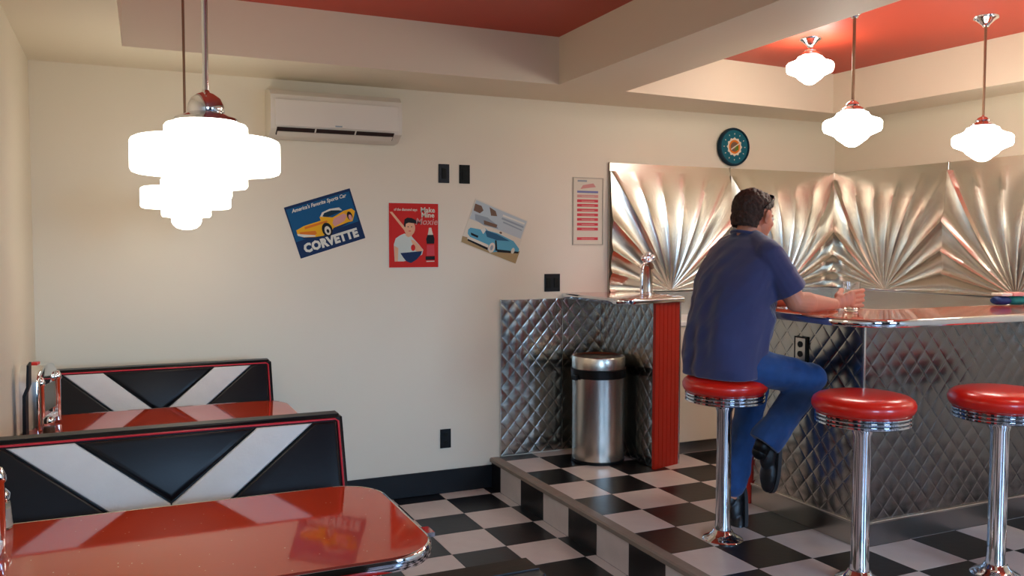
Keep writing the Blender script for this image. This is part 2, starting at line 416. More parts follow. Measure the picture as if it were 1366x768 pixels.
# ================================================================== BAR CABINET, COUNTERS
cab = empty('cabinet', (.60, -.25, H), 'narrow cabinet clad in diamond steel with a red fluted end, right of the waste bin', 'cabinet')
def P(o, par):   # keep world coordinates for a part of a thing placed at its base
    o.parent = par; o.location = Vector(o.location)-Vector(par.location); return o
P(obj('body', B(.53, .735, -.495, YW-.01, H, 1.228), M['dark_steel']), cab)
sd = sheet(.645, 1.03, (.522, YW-.012, H+.005), -PI/2, None); P(sd, cab)
sd['label'] = 'diamond embossed steel side sheet'
# red fluted end, slightly turned
b = bmesh.new(); wv = .228; nfl = 6; poly = [(0, .02)]
for k in range(nfl):
    x0 = wv*k/nfl; x1 = wv*(k+1)/nfl
    poly += [(x0+.002, 0), (x1-.004, 0), (x1-.003, .004), (x1-.001, .004)]
poly.append((wv, .02))
prism(b, poly, 0, 1.034)
rp = obj('front_panel', b, M['red_panel']); rp.location = (.512, -.572, H); rp.rotation_euler = (0, 0, math.radians(15)); P(rp, cab)
rp['label'] = 'red fluted front panel'
P(obj('edge_strip', B(.733, .745, -.512, -.50, H, 1.228, bev=.003), M['brushed']), cab)

def round_poly(pts, r, seg=8):
    """round the corners of polygon pts; r per vertex"""
    out = []; n = len(pts)
    for i in range(n):
        p = Vector(pts[i]); a = Vector(pts[i-1]); c = Vector(pts[(i+1) % n]); rr = r[i] if isinstance(r, (list, tuple)) else r
        if rr <= 0: out.append(tuple(p)); continue
        u = (a-p).normalized(); v = (c-p).normalized(); ang = u.angle(v); d = rr/math.tan(ang/2)
        s, e_ = p+u*d, p+v*d; cen = p+(u+v).normalized()*(rr/math.sin(ang/2))
        a0 = math.atan2(s.y-cen.y, s.x-cen.x); a1 = math.atan2(e_.y-cen.y, e_.x-cen.x); da = (a1-a0+PI) % (2*PI)-PI
        out += [(cen.x+rr*math.cos(a0+da*k/seg), cen.y+rr*math.sin(a0+da*k/seg)) for k in range(seg+1)]
    return out
def counter_top(name, poly, z0, z1, lam, label, cat, rib=False):
    """laminate slab wrapped by a ribbed chrome band"""
    cx = sum(p[0] for p in poly)/len(poly); cy = sum(p[1] for p in poly)/len(poly)
    root = empty(name, (cx, cy, z0), label, cat)
    n = len(poly); area = sum(poly[i][0]*poly[(i+1) % n][1]-poly[(i+1) % n][0]*poly[i][1] for i in range(n)); sg = 1 if area > 0 else -1
    def off(d):
        o = []
        for i in range(n):
            a, p, c = Vector(poly[i-1]), Vector(poly[i]), Vector(poly[(i+1) % n])
            t1 = (p-a).normalized(); t2 = (c-p).normalized(); t = (t1+t2).normalized()
            o.append((p.x+sg*t.y*d-0, p.y-sg*t.x*d))
        return o
    inn = off(-.004)
    P(obj('top', prism(bmesh.new(), inn, z0+.002, z1), lam), root)
    bm = bmesh.new(); h_ = z1-z0
    prof = [(-.006, z1-.0005), (0, z1+.001), (.003, z1-.001)] if rib else [(-.006, z1-.0005), (-.001, z1+.001), (.003, z1-.0015), (.0055, z1-.006), (.0065, (z0+z1)/2), (.0055, z0+.006)]
    ribs = 3
    for k in range(ribs):
        a = z1-.003-(h_-.006)*k/ribs; c = z1-.003-(h_-.006)*(k+1)/ribs
        prof += [(.0045, a), (.0065, (a+c)/2), (.0045, c)] if rib else []
    prof += [(.003, z0), (-.006, z0)]
    rings = [[bm.verts.new((x, y, zz)) for (x, y) in off(d)] for d, zz in prof]
    for a, b_ in zip(rings, rings[1:]):
        for i in range(n): bm.faces.new((a[i], a[(i+1) % n], b_[(i+1) % n], b_[i]))
    P(obj('metal_edge', bm, M['chrome'], smooth=35), root)
    return root
poly = round_poly([(.225, YW-.002), (.235, -.64), (.752, -.54), (.752, YW-.002)], [0, .10, .02, 0])
counter_top('countertop', poly, 1.23, 1.262, M['laminate'], 'small red countertop with chrome rim over the narrow steel cabinet', 'countertop')

# back counter behind the bar
bc = empty('back_counter', (1.69, -.12, H), 'low cream back counter with white top, behind the bar under the steel panels', 'counter')
P(obj('body', B(.76, XR-.03, -.335, YW-.012, H+.085, 1.052), M['white_lam']), bc)
P(obj('kick_board', B(.76, XR-.03, -.30, YW-.014, H, H+.085), M['grey_kick']), bc)
P(obj('top', B(.757, XR-.025, -.36, YW-.012, 1.053, 1.085, bev=.005), M['white_hard']), bc)
for k in range(4):
    x = .765+k*.458; o = P(obj('door', B(x+.004, x+.452, -.35, -.336, H+.09, 1.048, bev=.003), M['white_lam']), bc)

# bar
BX, BY, BYB = .594, -2.128, -1.38; ZB = 1.232
bar = empty('bar_counter', (1.6, -1.75, H), 'stainless diamond-sheet bar base behind the red stools', 'bar')
b = prism(bmesh.new(), [(BX+.01, BY+.01), (XR-.02, BY+.01), (XR-.02, -1.95), (.88, -1.95), (.88, BYB), (BX+.01, BYB)], H, ZB); P(obj('body', b, M['dark_steel']), bar)
P(sheet(XR-.03-BX, ZB-H-.115, (BX, BY+.004, H+.115), 0, None, m='bar_steel_dark_reflection'), bar)
P(sheet(-(BY-BYB), ZB-H-.115, (BX+.004, BYB, H+.115), -PI/2, None), bar)
P(obj('corner_post', B(BX-.004, BX+.008, BY-.004, BY+.008, H, ZB, bev=.002), M['brushed']), bar)
P(obj('kick_plate', B(BX-.004, XR-.02, BY-.005, BY+.008, H+.001, H+.105), M['dark_steel']), bar)
P(obj('kick_plate', B(BX-.005, BX+.008, BY+.01, BYB, H+.001, H+.105), M['diamond_steel']), bar)
P(obj('moulding', B(BX-.009, XR-.02, BY-.011, BY+.01, H+.105, H+.117, bev=.003), M['brushed']), bar)
P(obj('moulding', B(BX-.010, BX+.01, BY+.011, BYB, H+.105, H+.117, bev=.003), M['brushed']), bar)
o = P(obj('end_panel', B(BX-.012, BX+.20, BYB+.001, BYB+.03, H, ZB, bev=.003), M['red_panel']), bar); o['label'] = 'red end panel'
poly = round_poly([(.375, -1.36), (.36, -2.36), (XR-.02, -2.37), (XR-.02, -1.915), (.92, -1.915), (.92, -1.36)], [.05, .24, 0, 0, .1, .05], seg=14)
counter_top('countertop', poly, 1.236, 1.27, M['laminate'], 'long glossy red bar top with rounded corner and chrome rim', 'countertop')

# outlet on the bar side
def plate(name, label, cat, c, w_, h_, kind, rz=0, m='plastic_black'):
    root = empty(name, c, label, cat, rz=rz)
    obj('cover_plate', B(-w_/2, w_/2, -.006, 0, -h_/2, h_/2, bev=.002), M[m], root)
    if kind == 'outlet':
        for s in (-1, 1):
            b = bmesh.new(); prism(b, [(.0165*math.cos(a*PI/8), .0145*math.sin(a*PI/8)) for a in range(16)], 0, .003, Matrix.Translation((0, -.006, s*.026)) @ Matrix.Rotation(PI/2, 4, 'X'))
            obj('socket', b, M['plastic_dark'], root)
    elif kind == 'switch':
        obj('rocker', B(-.016, .016, -.010, -.006, -.033, .033, bev=.002), M['plastic_dark'], root)
    elif kind == 'double':
        for s in (-1, 1): obj('rocker', B(s*.028-.016, s*.028+.016, -.010, -.006, -.033, .033, bev=.002), M['plastic_dark'], root)
    return root
plate('wall_outlet', 'black outlet low on the cream wall above the black baseboard', 'outlet', (-.613, YW, .351), .072, .122, 'outlet')
plate('wall_switch', 'black plate, left of the pair high on the wall above the red poster', 'switch', (-.62, YW, 2.032), .072, .118, 'switch')
plate('thermostat', 'mottled dark plate, right of the pair above the posters', 'thermostat', (-.481, YW, 2.032), .072, .118, 'switch', m='plastic_dark')
plate('switch_plate', 'square black double plate on the wall just above the diamond steel sheet', 'switch', (.147, YW, 1.333), .116, .118, 'double')
ob = plate('bar_outlet', 'small steel outlet with black sockets on the bar side by the knee', 'outlet', (BX-.003, -1.732, 1.072), .07, .114, 'x', rz=-PI/2, m='brushed')
for s in (-1, 1):
    b = bmesh.new(); prism(b, [(.0165*math.cos(a*PI/8), .0155*math.sin(a*PI/8)) for a in range(16)], 0, .003, Matrix.Translation((0, -.006, s*.024)) @ Matrix.Rotation(PI/2, 4, 'X'))
    obj('socket', b, M['plastic_black'], ob)
b = bmesh.new()
for (x0, x1, z0, z1) in ((-.041, -.035, -.063, .063), (.035, .041, -.063, .063), (-.035, .035, .057, .063), (-.035, .035, -.063, -.057)): box(b, x0, x1, -.007, -.001, z0, z1)
obj('frame', b, M['plastic_black'], ob)

# ================================================================== WASTE BIN
wbn = empty('waste_bin', (.318, -.212, H), 'tall round brushed steel waste bin with black band near the top', 'bin')
R = .168
obj('base_ring', lathe(bmesh.new(), [(R-.004, 0), (R+.002, .002), (R+.002, .018), (R-.004, .02)], 48), M['plastic_black'], wbn, 40)
obj('bin_body', lathe(bmesh.new(), [(R-.005, .018), (R, .022), (R, .545), (R-.004, .548)], 48), M['brushed'], wbn, 40)
obj('black_band', lathe(bmesh.new(), [(R-.01, .546), (R+.008, .549), (R+.009, .60), (R-.01, .603)], 48), M['plastic_black'], wbn, 40)
obj('lid_ring', lathe(bmesh.new(), [(R-.002, .602), (R+.003, .604), (R+.003, .675), (R, .682), (R-.012, .684), (R-.02, .675), (R-.05, .668), (0, .664)], 48), M['brushed'], wbn, 40)
obj('handle_tab', B(-.196, -.172, -.045, .005, .535, .566, bev=.004), M['plastic_black'], wbn)

# ================================================================== BAR STOOLS
def stool():
    r = empty('bar_stool', (0, 0, H), '', '')
    base = [(.098, 0), (.099, .004), (.092, .012), (.07, .022), (.052, .036), (.045, .05), (.042, .052)]
    obj('base_flange', lathe(bmesh.new(), base, 40), M['chrome'], r, 40)
    obj('post', lathe(bmesh.new(), [(.040, .048), (.038, .08), (.036, .10), (.036, .64), (.042, .66), (.042, .69), (.10, .70)], 40), M['chrome'], r, 40)
    pr = [(.10, .692), (.172, .694), (.181, .697)]
    for k in range(3):
        z0 = .699+k*.0165
        pr += [(.186, z0), (.190, z0+.003), (.190, z0+.009), (.186, z0+.012), (.182, z0+.0135), (.182, z0+.0155)]
    pr += [(.18, .75), (.1, .752)]
    obj('rim_band', lathe(bmesh.new(), pr, 56), M['chrome'], r, 35)
    cu = [(.10, .744), (.180, .745), (.196, .754), (.203, .770), (.2035, .786), (.196, .803), (.18, .815), (.15, .823), (.10, .828), (.05, .830), (0, .831)]
    obj('cushion', lathe(bmesh.new(), cu, 56), M['vinyl_red'], r, 60)
    # grooves between the bands read dark
    for z0 in (.7135, .730):
        obj('groove', lathe(bmesh.new(), [(.1825, z0), (.1845, z0+.0003), (.1845, z0+.0022), (.1825, z0+.0025)], 40, cap=False), M['plastic_black'], r)
    return r
s1 = stool(); s1.location = (.098, -1.765, H); s1.scale = (.97, .97, .95)
tag(s1, 'chrome stool with red seat that the man in the blue t-shirt sits on', 'stool', 'bar stools')
s2 = dup(s1, (.292, -2.412, H), 'empty red stool directly in front of the bar corner, middle one of three', 'stool', 'bar stools', rz=.4); s2.scale = (1, 1, .955)
s3 = dup(s1, (.875, -2.60, H), 'empty red stool cut by the right edge of the picture', 'stool', 'bar stools', rz=1.1); s3.scale = (1, 1, .965)
s4 = dup(s1, (1.49, -2.62, H), 'empty red stool beyond the right edge of the picture', 'stool', 'bar stools', rz=2.1); s4.scale = (1, 1, .965)

# ================================================================== BOOTHS
BX0, BX1, BZ = -2.835, -1.737, .955
def booth(Y0, label, two=True, X0w=-2.80, tops=(-2.755, -2.57, -2.04, -1.848, -2.31)):
    r = empty('booth_bench', ((BX0+BX1)/2, Y0, 0), label, 'booth', 'booth benches')
    cx = (BX0+BX1)/2; sl = .34
    X0, X1 = X0w-cx, BX1-cx
    # Y local: face plane y = -(BZ-z)*sl ; negative y = toward the seat
    FY = -.085; yt = 0
    side = [(FY, BZ), (FY-(BZ-.42)*sl, .42), (FY-(BZ-.42)*sl, 0), (.10, 0), (.10, .42), (.06, .62), (0, BZ)]
    Tm = Matrix(((0, 0, 1, 0), (1, 0, 0, 0), (0, 1, 0, 0), (0, 0, 0, 1)))
    b = prism(bmesh.new(), side, X0, X1, Tm)
    bmesh.ops.bevel(b, geom=[e for e in b.edges if e.calc_length() > .05], offset=.012, segments=3, affect='EDGES')
    obj('back_frame', b, M['vinyl_black'], r, 50)
    # face frame: u along x, v along slope downward from the top
    L_ = math.hypot(1, sl); ang = math.atan(sl)
    def Tf(off=0):
        # local (x, y=v up along slope, z=out of face)
        ex = Vector((1, 0, 0)); ey = Vector((0, sl, 1)).normalized(); ez = ex.cross(ey)
        m = Matrix((ex, ey, ez)).transposed().to_4x4(); return Matrix.Translation((0, FY, BZ)) @ m @ Matrix.Translation((0, 0, off))
    vtop, vbot = -.028, -.52
    a0, a1, a2, a3, ap = [v-cx for v in tops]
    vap = -.255
    s_ = (ap-a1)/(vtop-vap)     # x per v
    L0 = X0+.022; R0 = X1-.03
    g = .0025
    def xin(v, sgn): return ap-sgn*s_*(v-vap)
    dx0 = a1-a0; dx1 = a3-a2
    # stripes end where they meet below the apex
    vo = vap-(dx0)/s_
    def pad(name, poly, m, th=.022, bev=.010):
        b = prism(bmesh.new(), poly, 0, th, None, bev=bev, seg=3)
        bmesh.ops.transform(b, matrix=Tf(.004), verts=b.verts)
        return obj(name, b, m, r, 60)
    st = pad('stripe', [(a0+g, vtop), (ap-g-0*g, vo), (ap-g, vap-g), (a1-g, vtop)], M['vinyl_white'])
    st['label'] = 'white diagonal vinyl stripe'
    st = pad('stripe', [(a3-g, vtop), (a2+g, vtop), (ap+g, vap-g), (ap+g, vo)], M['vinyl_white'])
    st['label'] = 'white diagonal vinyl stripe'
    pad('back_pad', [(a1+g, vtop), (ap, vap+g), (a2-g, vtop)], M['vinyl_black'], .03, .02)
    pad('back_pad', [(L0, vtop), (a0-g if a0-g > L0+.004 else L0+.004, vtop), (ap-g, vo-g*2), (ap-g, vbot), (L0, vbot)], M['vinyl_black'], .024, .012)
    pad('back_pad', [(R0, vtop), (R0, vbot), (ap+g, vbot), (ap+g, vo-g*2), (a3+g, vtop)], M['vinyl_black'], .024, .012)
    b = bmesh.new(); zz = .012
    tube(b, [(X0+.012, vbot, zz), (X0+.012, vtop-.0, zz), (X0+.02, vtop+.009, zz), (R0-.002, vtop+.009, zz), (R0+.009, vtop+.0, zz), (R0+.009, vbot, zz)], .0042, 8)
    bmesh.ops.transform(b, matrix=Tf(), verts=b.verts); obj('piping', b, M['piping'], r, 60)
    # side piping on the edge of the frame and seat
    obj('seat', B(X0+.01, X1-.005, FY-.50, FY-(BZ-.45)*sl-.005, .33, .46, bev=.025, seg=3), M['vinyl_red'], r, 50)
    obj('bench_base', B(X0+.03, X1-.03, FY-.40, FY-(BZ-.42)*sl, 0, .33), M['vinyl_black'], r)
    if two:
        obj('rear_seat', B(X0+.01, X1-.005, yt+.105, yt+.53, .33, .46, bev=.025, seg=3), M['vinyl_red'], r, 50)
        obj('bench_base', B(X0+.03, X1-.03, yt+.10, yt+.48, 0, .33), M['vinyl_black'], r)
    return r
booth(-.10, 'farthest black booth bench with a white V, backed on the cream wall', two=False)
booth(-1.75, 'middle black booth bench with a white V, behind the near red table', True, -2.888, (-2.835, -2.632, -2.055, -1.852, -2.345))
booth(-3.45, 'nearest black booth bench, only its back edge showing at the bottom', True, -2.888)

# ================================================================== TABLES
def table(Y0, Y1, label):
    X0, X1 = -2.885, -1.700
    poly = round_poly([(X0, Y1), (X1, Y1), (X1, Y0), (X0, Y0)], [0, .15, .15, 0], seg=12)
    r = counter_top('dining_table', poly, .722, .76, M['table_lam'], label, 'table')
    cx, cy = r.location.x, r.location.y
    b = bmesh.new(); lathe(b, [(.04, -.70), (.04, -.012)], 24, c=(0, -.08, 0)); lathe(b, [(.14, -.722), (.14, -.712), (.05, -.69)], 32, c=(0, -.08, 0)); box(b, -.2, .2, -.11, -.05, -.014, 0); box(b, -.03, .03, -.2, .2, -.0135, 0)
    obj('pedestal', b, M['chrome'], r, 40)
    return r
table(-2.11, -2.845, 'near glossy red table with chrome rim filling the lower left corner')
table(-.345, -1.03, 'far red table between the two black booth benches')

# ================================================================== POSTERS AND NOTICES
def art_mesh(root, layers, name='picture'):
    """layers: (material, polygon or bmesh, height) flat print in local x,z"""
    ms = []; b = bmesh.new()
    for m, poly, lv in layers:
        if m not in ms: ms.append(m)
        mi = ms.index(m); y = -(.0032+.0003*lv)
        if isinstance(poly, bmesh.types.BMesh):
            vm = {v: b.verts.new((v.co.x, y, v.co.y)) for v in poly.verts}
            for f in poly.faces:
                nf = b.faces.new([vm[v] for v in f.verts]); nf.material_index = mi
            poly.free()
        else:
            f = b.faces.new([b.verts.new((p[0], y, p[1])) for p in poly]); f.material_index = mi
    for f in b.faces:
        f.normal_update()
        if f.normal.y > 0: f.normal_flip()
    me = bpy.data.meshes.new(name); b.to_mesh(me); b.free()
    return link(name, me, ms, root)
def poster(name, label, c, w_, h_, ang, m, border=None, cat='poster'):
    r = empty(name, (c[0], YW, c[1]), label, cat); r.rotation_euler = (0, -ang, 0)
    obj('sheet', B(-w_/2, w_/2, -.003, -.0005, -h_/2, h_/2, bev=.0008, seg=1), m, r)
    return r
def uvmap(TL, TR, BL, w_, h_):
    ux, uy = TR[0]-TL[0], TR[1]-TL[1]; vx, vy = BL[0]-TL[0], BL[1]-TL[1]; det = ux*vy-uy*vx
    def f(p):
        x, y = p[0]-TL[0], p[1]-TL[1]; a = (x*vy-y*vx)/det; b_ = (ux*y-uy*x)/det
        return (-w_/2+a*w_, h_/2-b_*h_)
    return f
def ellp(c, rx, rz, n=20, rot=0):
    return [(c[0]+rx*math.cos(2*PI*k/n)*math.cos(rot)-rz*math.sin(2*PI*k/n)*math.sin(rot), c[1]+rx*math.cos(2*PI*k/n)*math.sin(rot)+rz*math.sin(2*PI*k/n)*math.cos(rot)) for k in range(n)]
def placed_text(s, size, x, z_, bold=0, shear=0, spacing=1, width=None, rot=0):
    b = text_bm(s, size, bold, shear, spacing)
    if width:
        xs_ = [v.co.x for v in b.verts]; k = width/(max(xs_)-min(xs_)); mx = (max(xs_)+min(xs_))/2
        for v in b.verts: v.co.x = (v.co.x-mx)*k
    R_ = Matrix.Rotation(rot, 4, 'Z')
    bmesh.ops.transform(b, matrix=Matrix.Translation((x, z_, 0)) @ R_, verts=b.verts); return b
K = dict(blue=flat('print blue', 10, 84, 128), navy=flat('print navy', 16, 44, 84), yellow=flat('print yellow', 238, 176, 20), orange=flat('print orange', 222, 120, 30), white=flat('print white', 222, 220, 205),
         black=flat('print black', 16, 16, 20), red=flat('print red', 206, 34, 26), pink=flat('print pink', 214, 150, 140), skin=flat('print skin', 232, 176, 138), cream=flat('print cream', 222, 212, 190),
         jersey=flat('print jersey', 205, 212, 200), sky=flat('print sky', 186, 196, 196), lblue=flat('print car blue', 92, 164, 186), dblue=flat('print car shade', 44, 92, 120), sand=flat('print sand', 170, 144, 100),
         brown=flat('print brown', 120, 92, 72), grey=flat('print grey', 150, 160, 164), teal=flat('print teal', 12, 96, 112), dteal=flat('print dark teal', 8, 44, 60), green=flat('print green', 92, 124, 40), rose=flat('print rose', 214, 70, 78), lilac=flat('print lilac', 120, 124, 170))
# blue sports car sign
r = poster('car_poster', 'tilted blue tin sign with a yellow convertible, reading CORVETTE'.replace(', reading CORVETTE', ' on the left of three'), (-1.367, 1.713), .408, .312, math.radians(17.6), K['navy'])
m_ = uvmap((70, 250), (605, 65), (220, 680), .408, .312); q = lambda *pts: [m_(p) for p in pts]
lay = [(K['blue'], q((88, 268), (600, 92), (690, 350), (178, 540)), 1),
       (K['navy'], q((178, 540), (690, 350), (728, 468), (222, 655)), 2),
       (K['navy'], ellp(m_((420, 430)), .15, .018, 20, .05), 3),
       (K['yellow'], q((175, 440), (235, 402), (300, 378), (372, 352), (360, 320), (385, 318), (470, 322), (560, 262), (625, 240), (655, 262), (650, 300), (638, 350), (600, 360), (480, 412), (462, 450), (395, 482), (330, 494), (240, 498), (190, 486), (182, 462)), 4),
       (K['white'], q((366, 318), (380, 282), (440, 250), (520, 234), (548, 258), (470, 262), (420, 280), (392, 320)), 5),
       (K['dteal'], q((384, 316), (398, 286), (455, 262), (520, 258), (535, 270), (470, 300), (430, 318)), 6),
       (K['pink'], q((480, 330), (560, 285), (590, 300), (570, 350), (490, 400), (470, 370)), 6),
       (K['orange'], q((200, 455), (330, 440), (345, 462), (320, 482), (215, 486)), 5), (K['white'], q((182, 470), (330, 478), (335, 488), (240, 497), (190, 486)), 7),
       (K['orange'], q((240, 410), (370, 365), (420, 350), (430, 362), (330, 400), (245, 430)), 6),
       (K['black'], ellp(m_((428, 428)), .031, .042), 8), (K['cream'], ellp(m_((432, 436)), .018, .027), 9), (K['black'], ellp(m_((434, 440)), .008, .012), 10),
       (K['black'], ellp(m_((612, 305)), .016, .027), 8), (K['pink'], ellp(m_((618, 318)), .010, .018), 9),
       (K['white'], placed_text('CORVETTE', .07, .0, -.110, .0042, 0, 1.05, .34, 0), 8),
       (K['white'], placed_text("America's Favorite Sports Car", .03, 0, .122, .0008, .3, 1, .34), 8)]
art_mesh(r, lay)
# red baseball and soda poster
r = poster('baseball_poster', 'upright red poster of a baseball batter beside a soda bottle', (-.819, 1.643), .328, .404, 0, K['white'])
m_ = uvmap((125, 120), (532, 130), (120, 665), .328, .404)
lay = [(K['red'], [(-.160, -.198), (.160, -.198), (.160, .198), (-.160, .198)], 1),
       (K['skin'], q((135, 200), (155, 198), (262, 335), (248, 352)), 3),
       (K['jersey'], q((250, 380), (215, 395), (180, 420), (165, 470), (170, 610), (240, 612), (300, 600), (390, 560), (400, 520), (370, 480), (320, 420), (300, 395)), 3),
       (K['skin'], q((262, 365), (305, 370), (312, 400), (280, 412), (258, 395)), 4),
       (K['skin'], ellp(m_((292, 335)), .036, .048), 5),
       (K['black'], q((248, 300), (252, 262), (275, 248), (310, 252), (345, 272), (348, 300), (325, 296), (285, 290), (262, 300), (258, 330), (248, 322)), 6),
       (K['black'], ellp(m_((280, 325)), .004, .003, 8), 7), (K['black'], ellp(m_((308, 325)), .004, .003, 8), 7), (K['rose'], ellp(m_((293, 360)), .009, .003, 10), 7),
       (K['skin'], q((300, 430), (330, 440), (385, 500), (398, 525), (360, 540), (330, 520)), 5),
       (K['skin'], q((168, 480), (200, 500), (195, 610), (172, 608)), 5),
       (K['navy'], q((215, 542), (390, 530), (380, 560), (345, 600), (300, 628), (262, 612), (238, 580)), 7),
       (K['red'], ellp(m_((318, 500)), .014, .02), 6),
       (K['cream'], q((448, 335), (468, 335), (474, 365), (482, 395), (438, 395), (444, 365)), 4), (K['black'], q((436, 395), (484, 395), (494, 430), (490, 470), (430, 470), (424, 430)), 4),
       (K['rose'], q((430, 480), (490, 480), (492, 570), (428, 570)), 4), (K['black'], q((418, 575), (494, 575), (494, 606), (418, 606)), 5), (K['cream'], q((424, 614), (490, 614), (490, 622), (424, 622)), 5),
       (K['cream'], placed_text('Make', .044, *m_((440, 188)), .0012), 5), (K['cream'], placed_text('Mine', .044, *m_((440, 230)), .0012), 5),
       (K['pink'], placed_text('Moxie', .058, *m_((428, 286)), .0008, .2), 5),
       (K['cream'], placed_text('of the diamond says', .022, *m_((262, 182)), .0006, 0, 1, .15), 5)]
art_mesh(r, lay)
# pale beach car poster
r = poster('beach_car_poster', 'tilted pale poster of a light blue car by the sea, right of three', (-.271, 1.672), .398, .30, math.radians(-20.4), K['cream'])
m_ = uvmap((840, 75), (1270, 270), (705, 455), .398, .30)
lay = [(K['sky'], q((845, 90), (1258, 275), (1200, 430), (785, 250)), 1),
       (K['sand'], q((722, 400), (1190, 540), (1150, 650), (712, 452)), 1),
       (K['brown'], q((835, 120), (885, 140), (900, 180), (870, 205), (820, 180)), 2), (K['grey'], q((830, 210), (930, 240), (1000, 300), (1015, 340), (900, 310), (830, 260)), 2), (K['brown'], q((900, 265), (1010, 305), (1000, 332), (900, 300)), 3),
       (K['brown'], q((950, 150), (1000, 185), (1010, 230), (960, 225)), 2),
       (K['white'], q((1060, 215), (1240, 290), (1235, 305), (1055, 230)), 3), (K['grey'], q((1050, 240), (1230, 320), (1225, 335), (1046, 256)), 3), (K['grey'], q((1060, 275), (1215, 350), (1210, 360), (1056, 288)), 3),
       (K['brown'], ellp(m_((1035, 375)), .01, .007, 10), 3),
       (K['lblue'], q((770, 345), (790, 328), (870, 345), (905, 330), (930, 355), (1010, 380), (1140, 450), (1185, 520), (1175, 555), (1020, 540), (960, 545), (880, 500), (790, 420), (765, 380)), 4),
       (K['dblue'], q((905, 350), (1000, 385), (1110, 450), (1000, 440), (920, 410)), 5), (K['white'], q((870, 345), (905, 330), (915, 352), (890, 385)), 6),
       (K['black'], q((790, 370), (850, 400), (845, 418), (792, 392)), 5), (K['cream'], q((765, 400), (930, 480), (925, 520), (760, 425)), 5), (K['black'], q((765, 425), (925, 505), (920, 525), (762, 440)), 6),
       (K['black'], q((985, 440), (998, 440), (1002, 535), (985, 530)), 5), (K['cream'], ellp(m_((955, 505)), .022, .034), 7), (K['grey'], ellp(m_((955, 505)), .01, .017), 8), (K['cream'], ellp(m_((1130, 535)), .012, .02), 7),
       (K['black'], q((1000, 520), (1180, 545), (1175, 560), (1000, 545)), 6)]
art_mesh(r, lay)
# notice board with red lines
r = poster('notice_board', 'narrow white notice with red bars, left of the pressed steel panels', (.418, 1.813), .228, .448, 0, K['cream'], cat='notice')
lay = []
for k, z_ in enumerate([.102, .070, .040, .008, -.024, -.055, -.088, -.120, -.185]):
    lay.append((K['rose'] if k else K['pink'], [(-.085, z_-.0095), (.078, z_-.0095), (.078, z_+.0095), (-.085, z_+.0095)], 1))
    lay.append((K['cream'], placed_text('~~~~~~~~', .016, 0, z_-.001, .0004, 0, 1, .10), 2))
lay += [(K['lilac'], [(-.085, .124), (.078, .124), (.078, .138), (-.085, .138)], 1), (K['grey'], [(-.082, .198), (-.01, .198), (-.01, .210), (-.082, .210)], 1), (K['pink'], [(-.06, .15), (.06, .165), (.04, .19), (-.04, .176)], 1)]
art_mesh(r, lay, 'printed_lines')
b = bmesh.new()
for (x0, x1, z0, z1) in ((-.118, -.112, -.228, .228), (.112, .118, -.228, .228), (-.112, .112, .222, .228), (-.112, .112, -.228, -.222)): box(b, x0, x1, -.008, -.0005, z0, z1)
obj('frame', b, flat('grey frame', 190, 180, 160), r)

# ================================================================== CLOCK
ck = empty('wall_clock', (1.622, YW, 2.302), 'round teal wall clock above the pressed steel panels', 'clock')
RX = Matrix.Rotation(PI/2, 4, 'X')
def disc(name, prof, m, seg=40):
    b = lathe(bmesh.new(), prof, seg); bmesh.ops.transform(b, matrix=RX, verts=b.verts); return obj(name, b, m, ck, 40)
disc('case', [(.13, .0), (.138, .012), (.139, .03), (.134, .042), (.124, .044), (.122, .034), (0, .034)], K['dteal'])
disc('dial', [(.121, .033), (.121, .0355), (0, .0355)], K['teal'])
lay = []
def ring(b_, r0, r1, n=40):
    return [(r1*math.cos(2*PI*k/n), r1*math.sin(2*PI*k/n)) for k in range(n)]
dl = [(K['cream'], [((.060 if k % 2 else .070)*math.cos(2*PI*k/24), (.060 if k % 2 else .070)*math.sin(2*PI*k/24)) for k in range(24)], 0), (K['orange'], ring(0, 0, .05), 1), (K['brown'], ring(0, 0, .036), 2), (K['green'], [(.0, .0), (.034, .012), (.036, -.02), (.012, -.03)], 3)]
for k in range(12):
    a = 2*PI*k/12; dl.append((K['cream'], ellp((.094*math.cos(a), .094*math.sin(a)), .006, .0035, 8, a), 1))
o = art_mesh(ck, dl, 'dial_print'); o.location = (0, -.033, 0)
b = bmesh.new()
for a, ln, wd in ((math.radians(32), .055, .0035), (math.radians(212), .038, .0045)):
    c, s = math.cos(a), math.sin(a)
    bb = bmesh.new(); box(bb, -.008, ln, -.0405, -.0385, -wd, wd); bmesh.ops.transform(bb, matrix=Matrix.Rotation(-a, 4, 'Y'), verts=bb.verts)
    me = bpy.data.meshes.new('x'); bb.to_mesh(me); bb.free(); b.from_mesh(me); bpy.data.meshes.remove(me)
obj('hands', b, K['cream'], ck)

# ================================================================== AIR CONDITIONER
ac = empty('air_conditioner', (-1.328, YW-.004, 2.318), 'white wall air conditioner mounted high on the cream wall', 'air conditioner')
TX = Matrix(((0, 0, 1, 0), (1, 0, 0, 0), (0, 1, 0, 0), (0, 0, 0, 1)))
body = [(0, .152), (-.14, .135), (-.175, .105), (-.187, .06), (-.187, -.065), (-.178, -.085), (-.10, -.125), (-.02, -.13), (0, -.125)]
b = prism(bmesh.new(), body, -.378, .378, TX); obj('housing', b, M['ac_white'], ac, 30)
obj('front_cover', B(-.355, .355, -.193, -.186, -.07, .078, bev=.003), M['ac_white'], ac)
b = prism(bmesh.new(), [(-.180, -.082), (-.187, -.074), (-.150, -.107), (-.146, -.102)], -.36, .33, TX)
b.free()
b = bmesh.new(); prism(b, [(-.1905, -.078), (-.178, -.078), (-.128, -.108), (-.138, -.1165)], -.345, .33, TX); obj('air_slot', b, M['ac_dark'], ac)
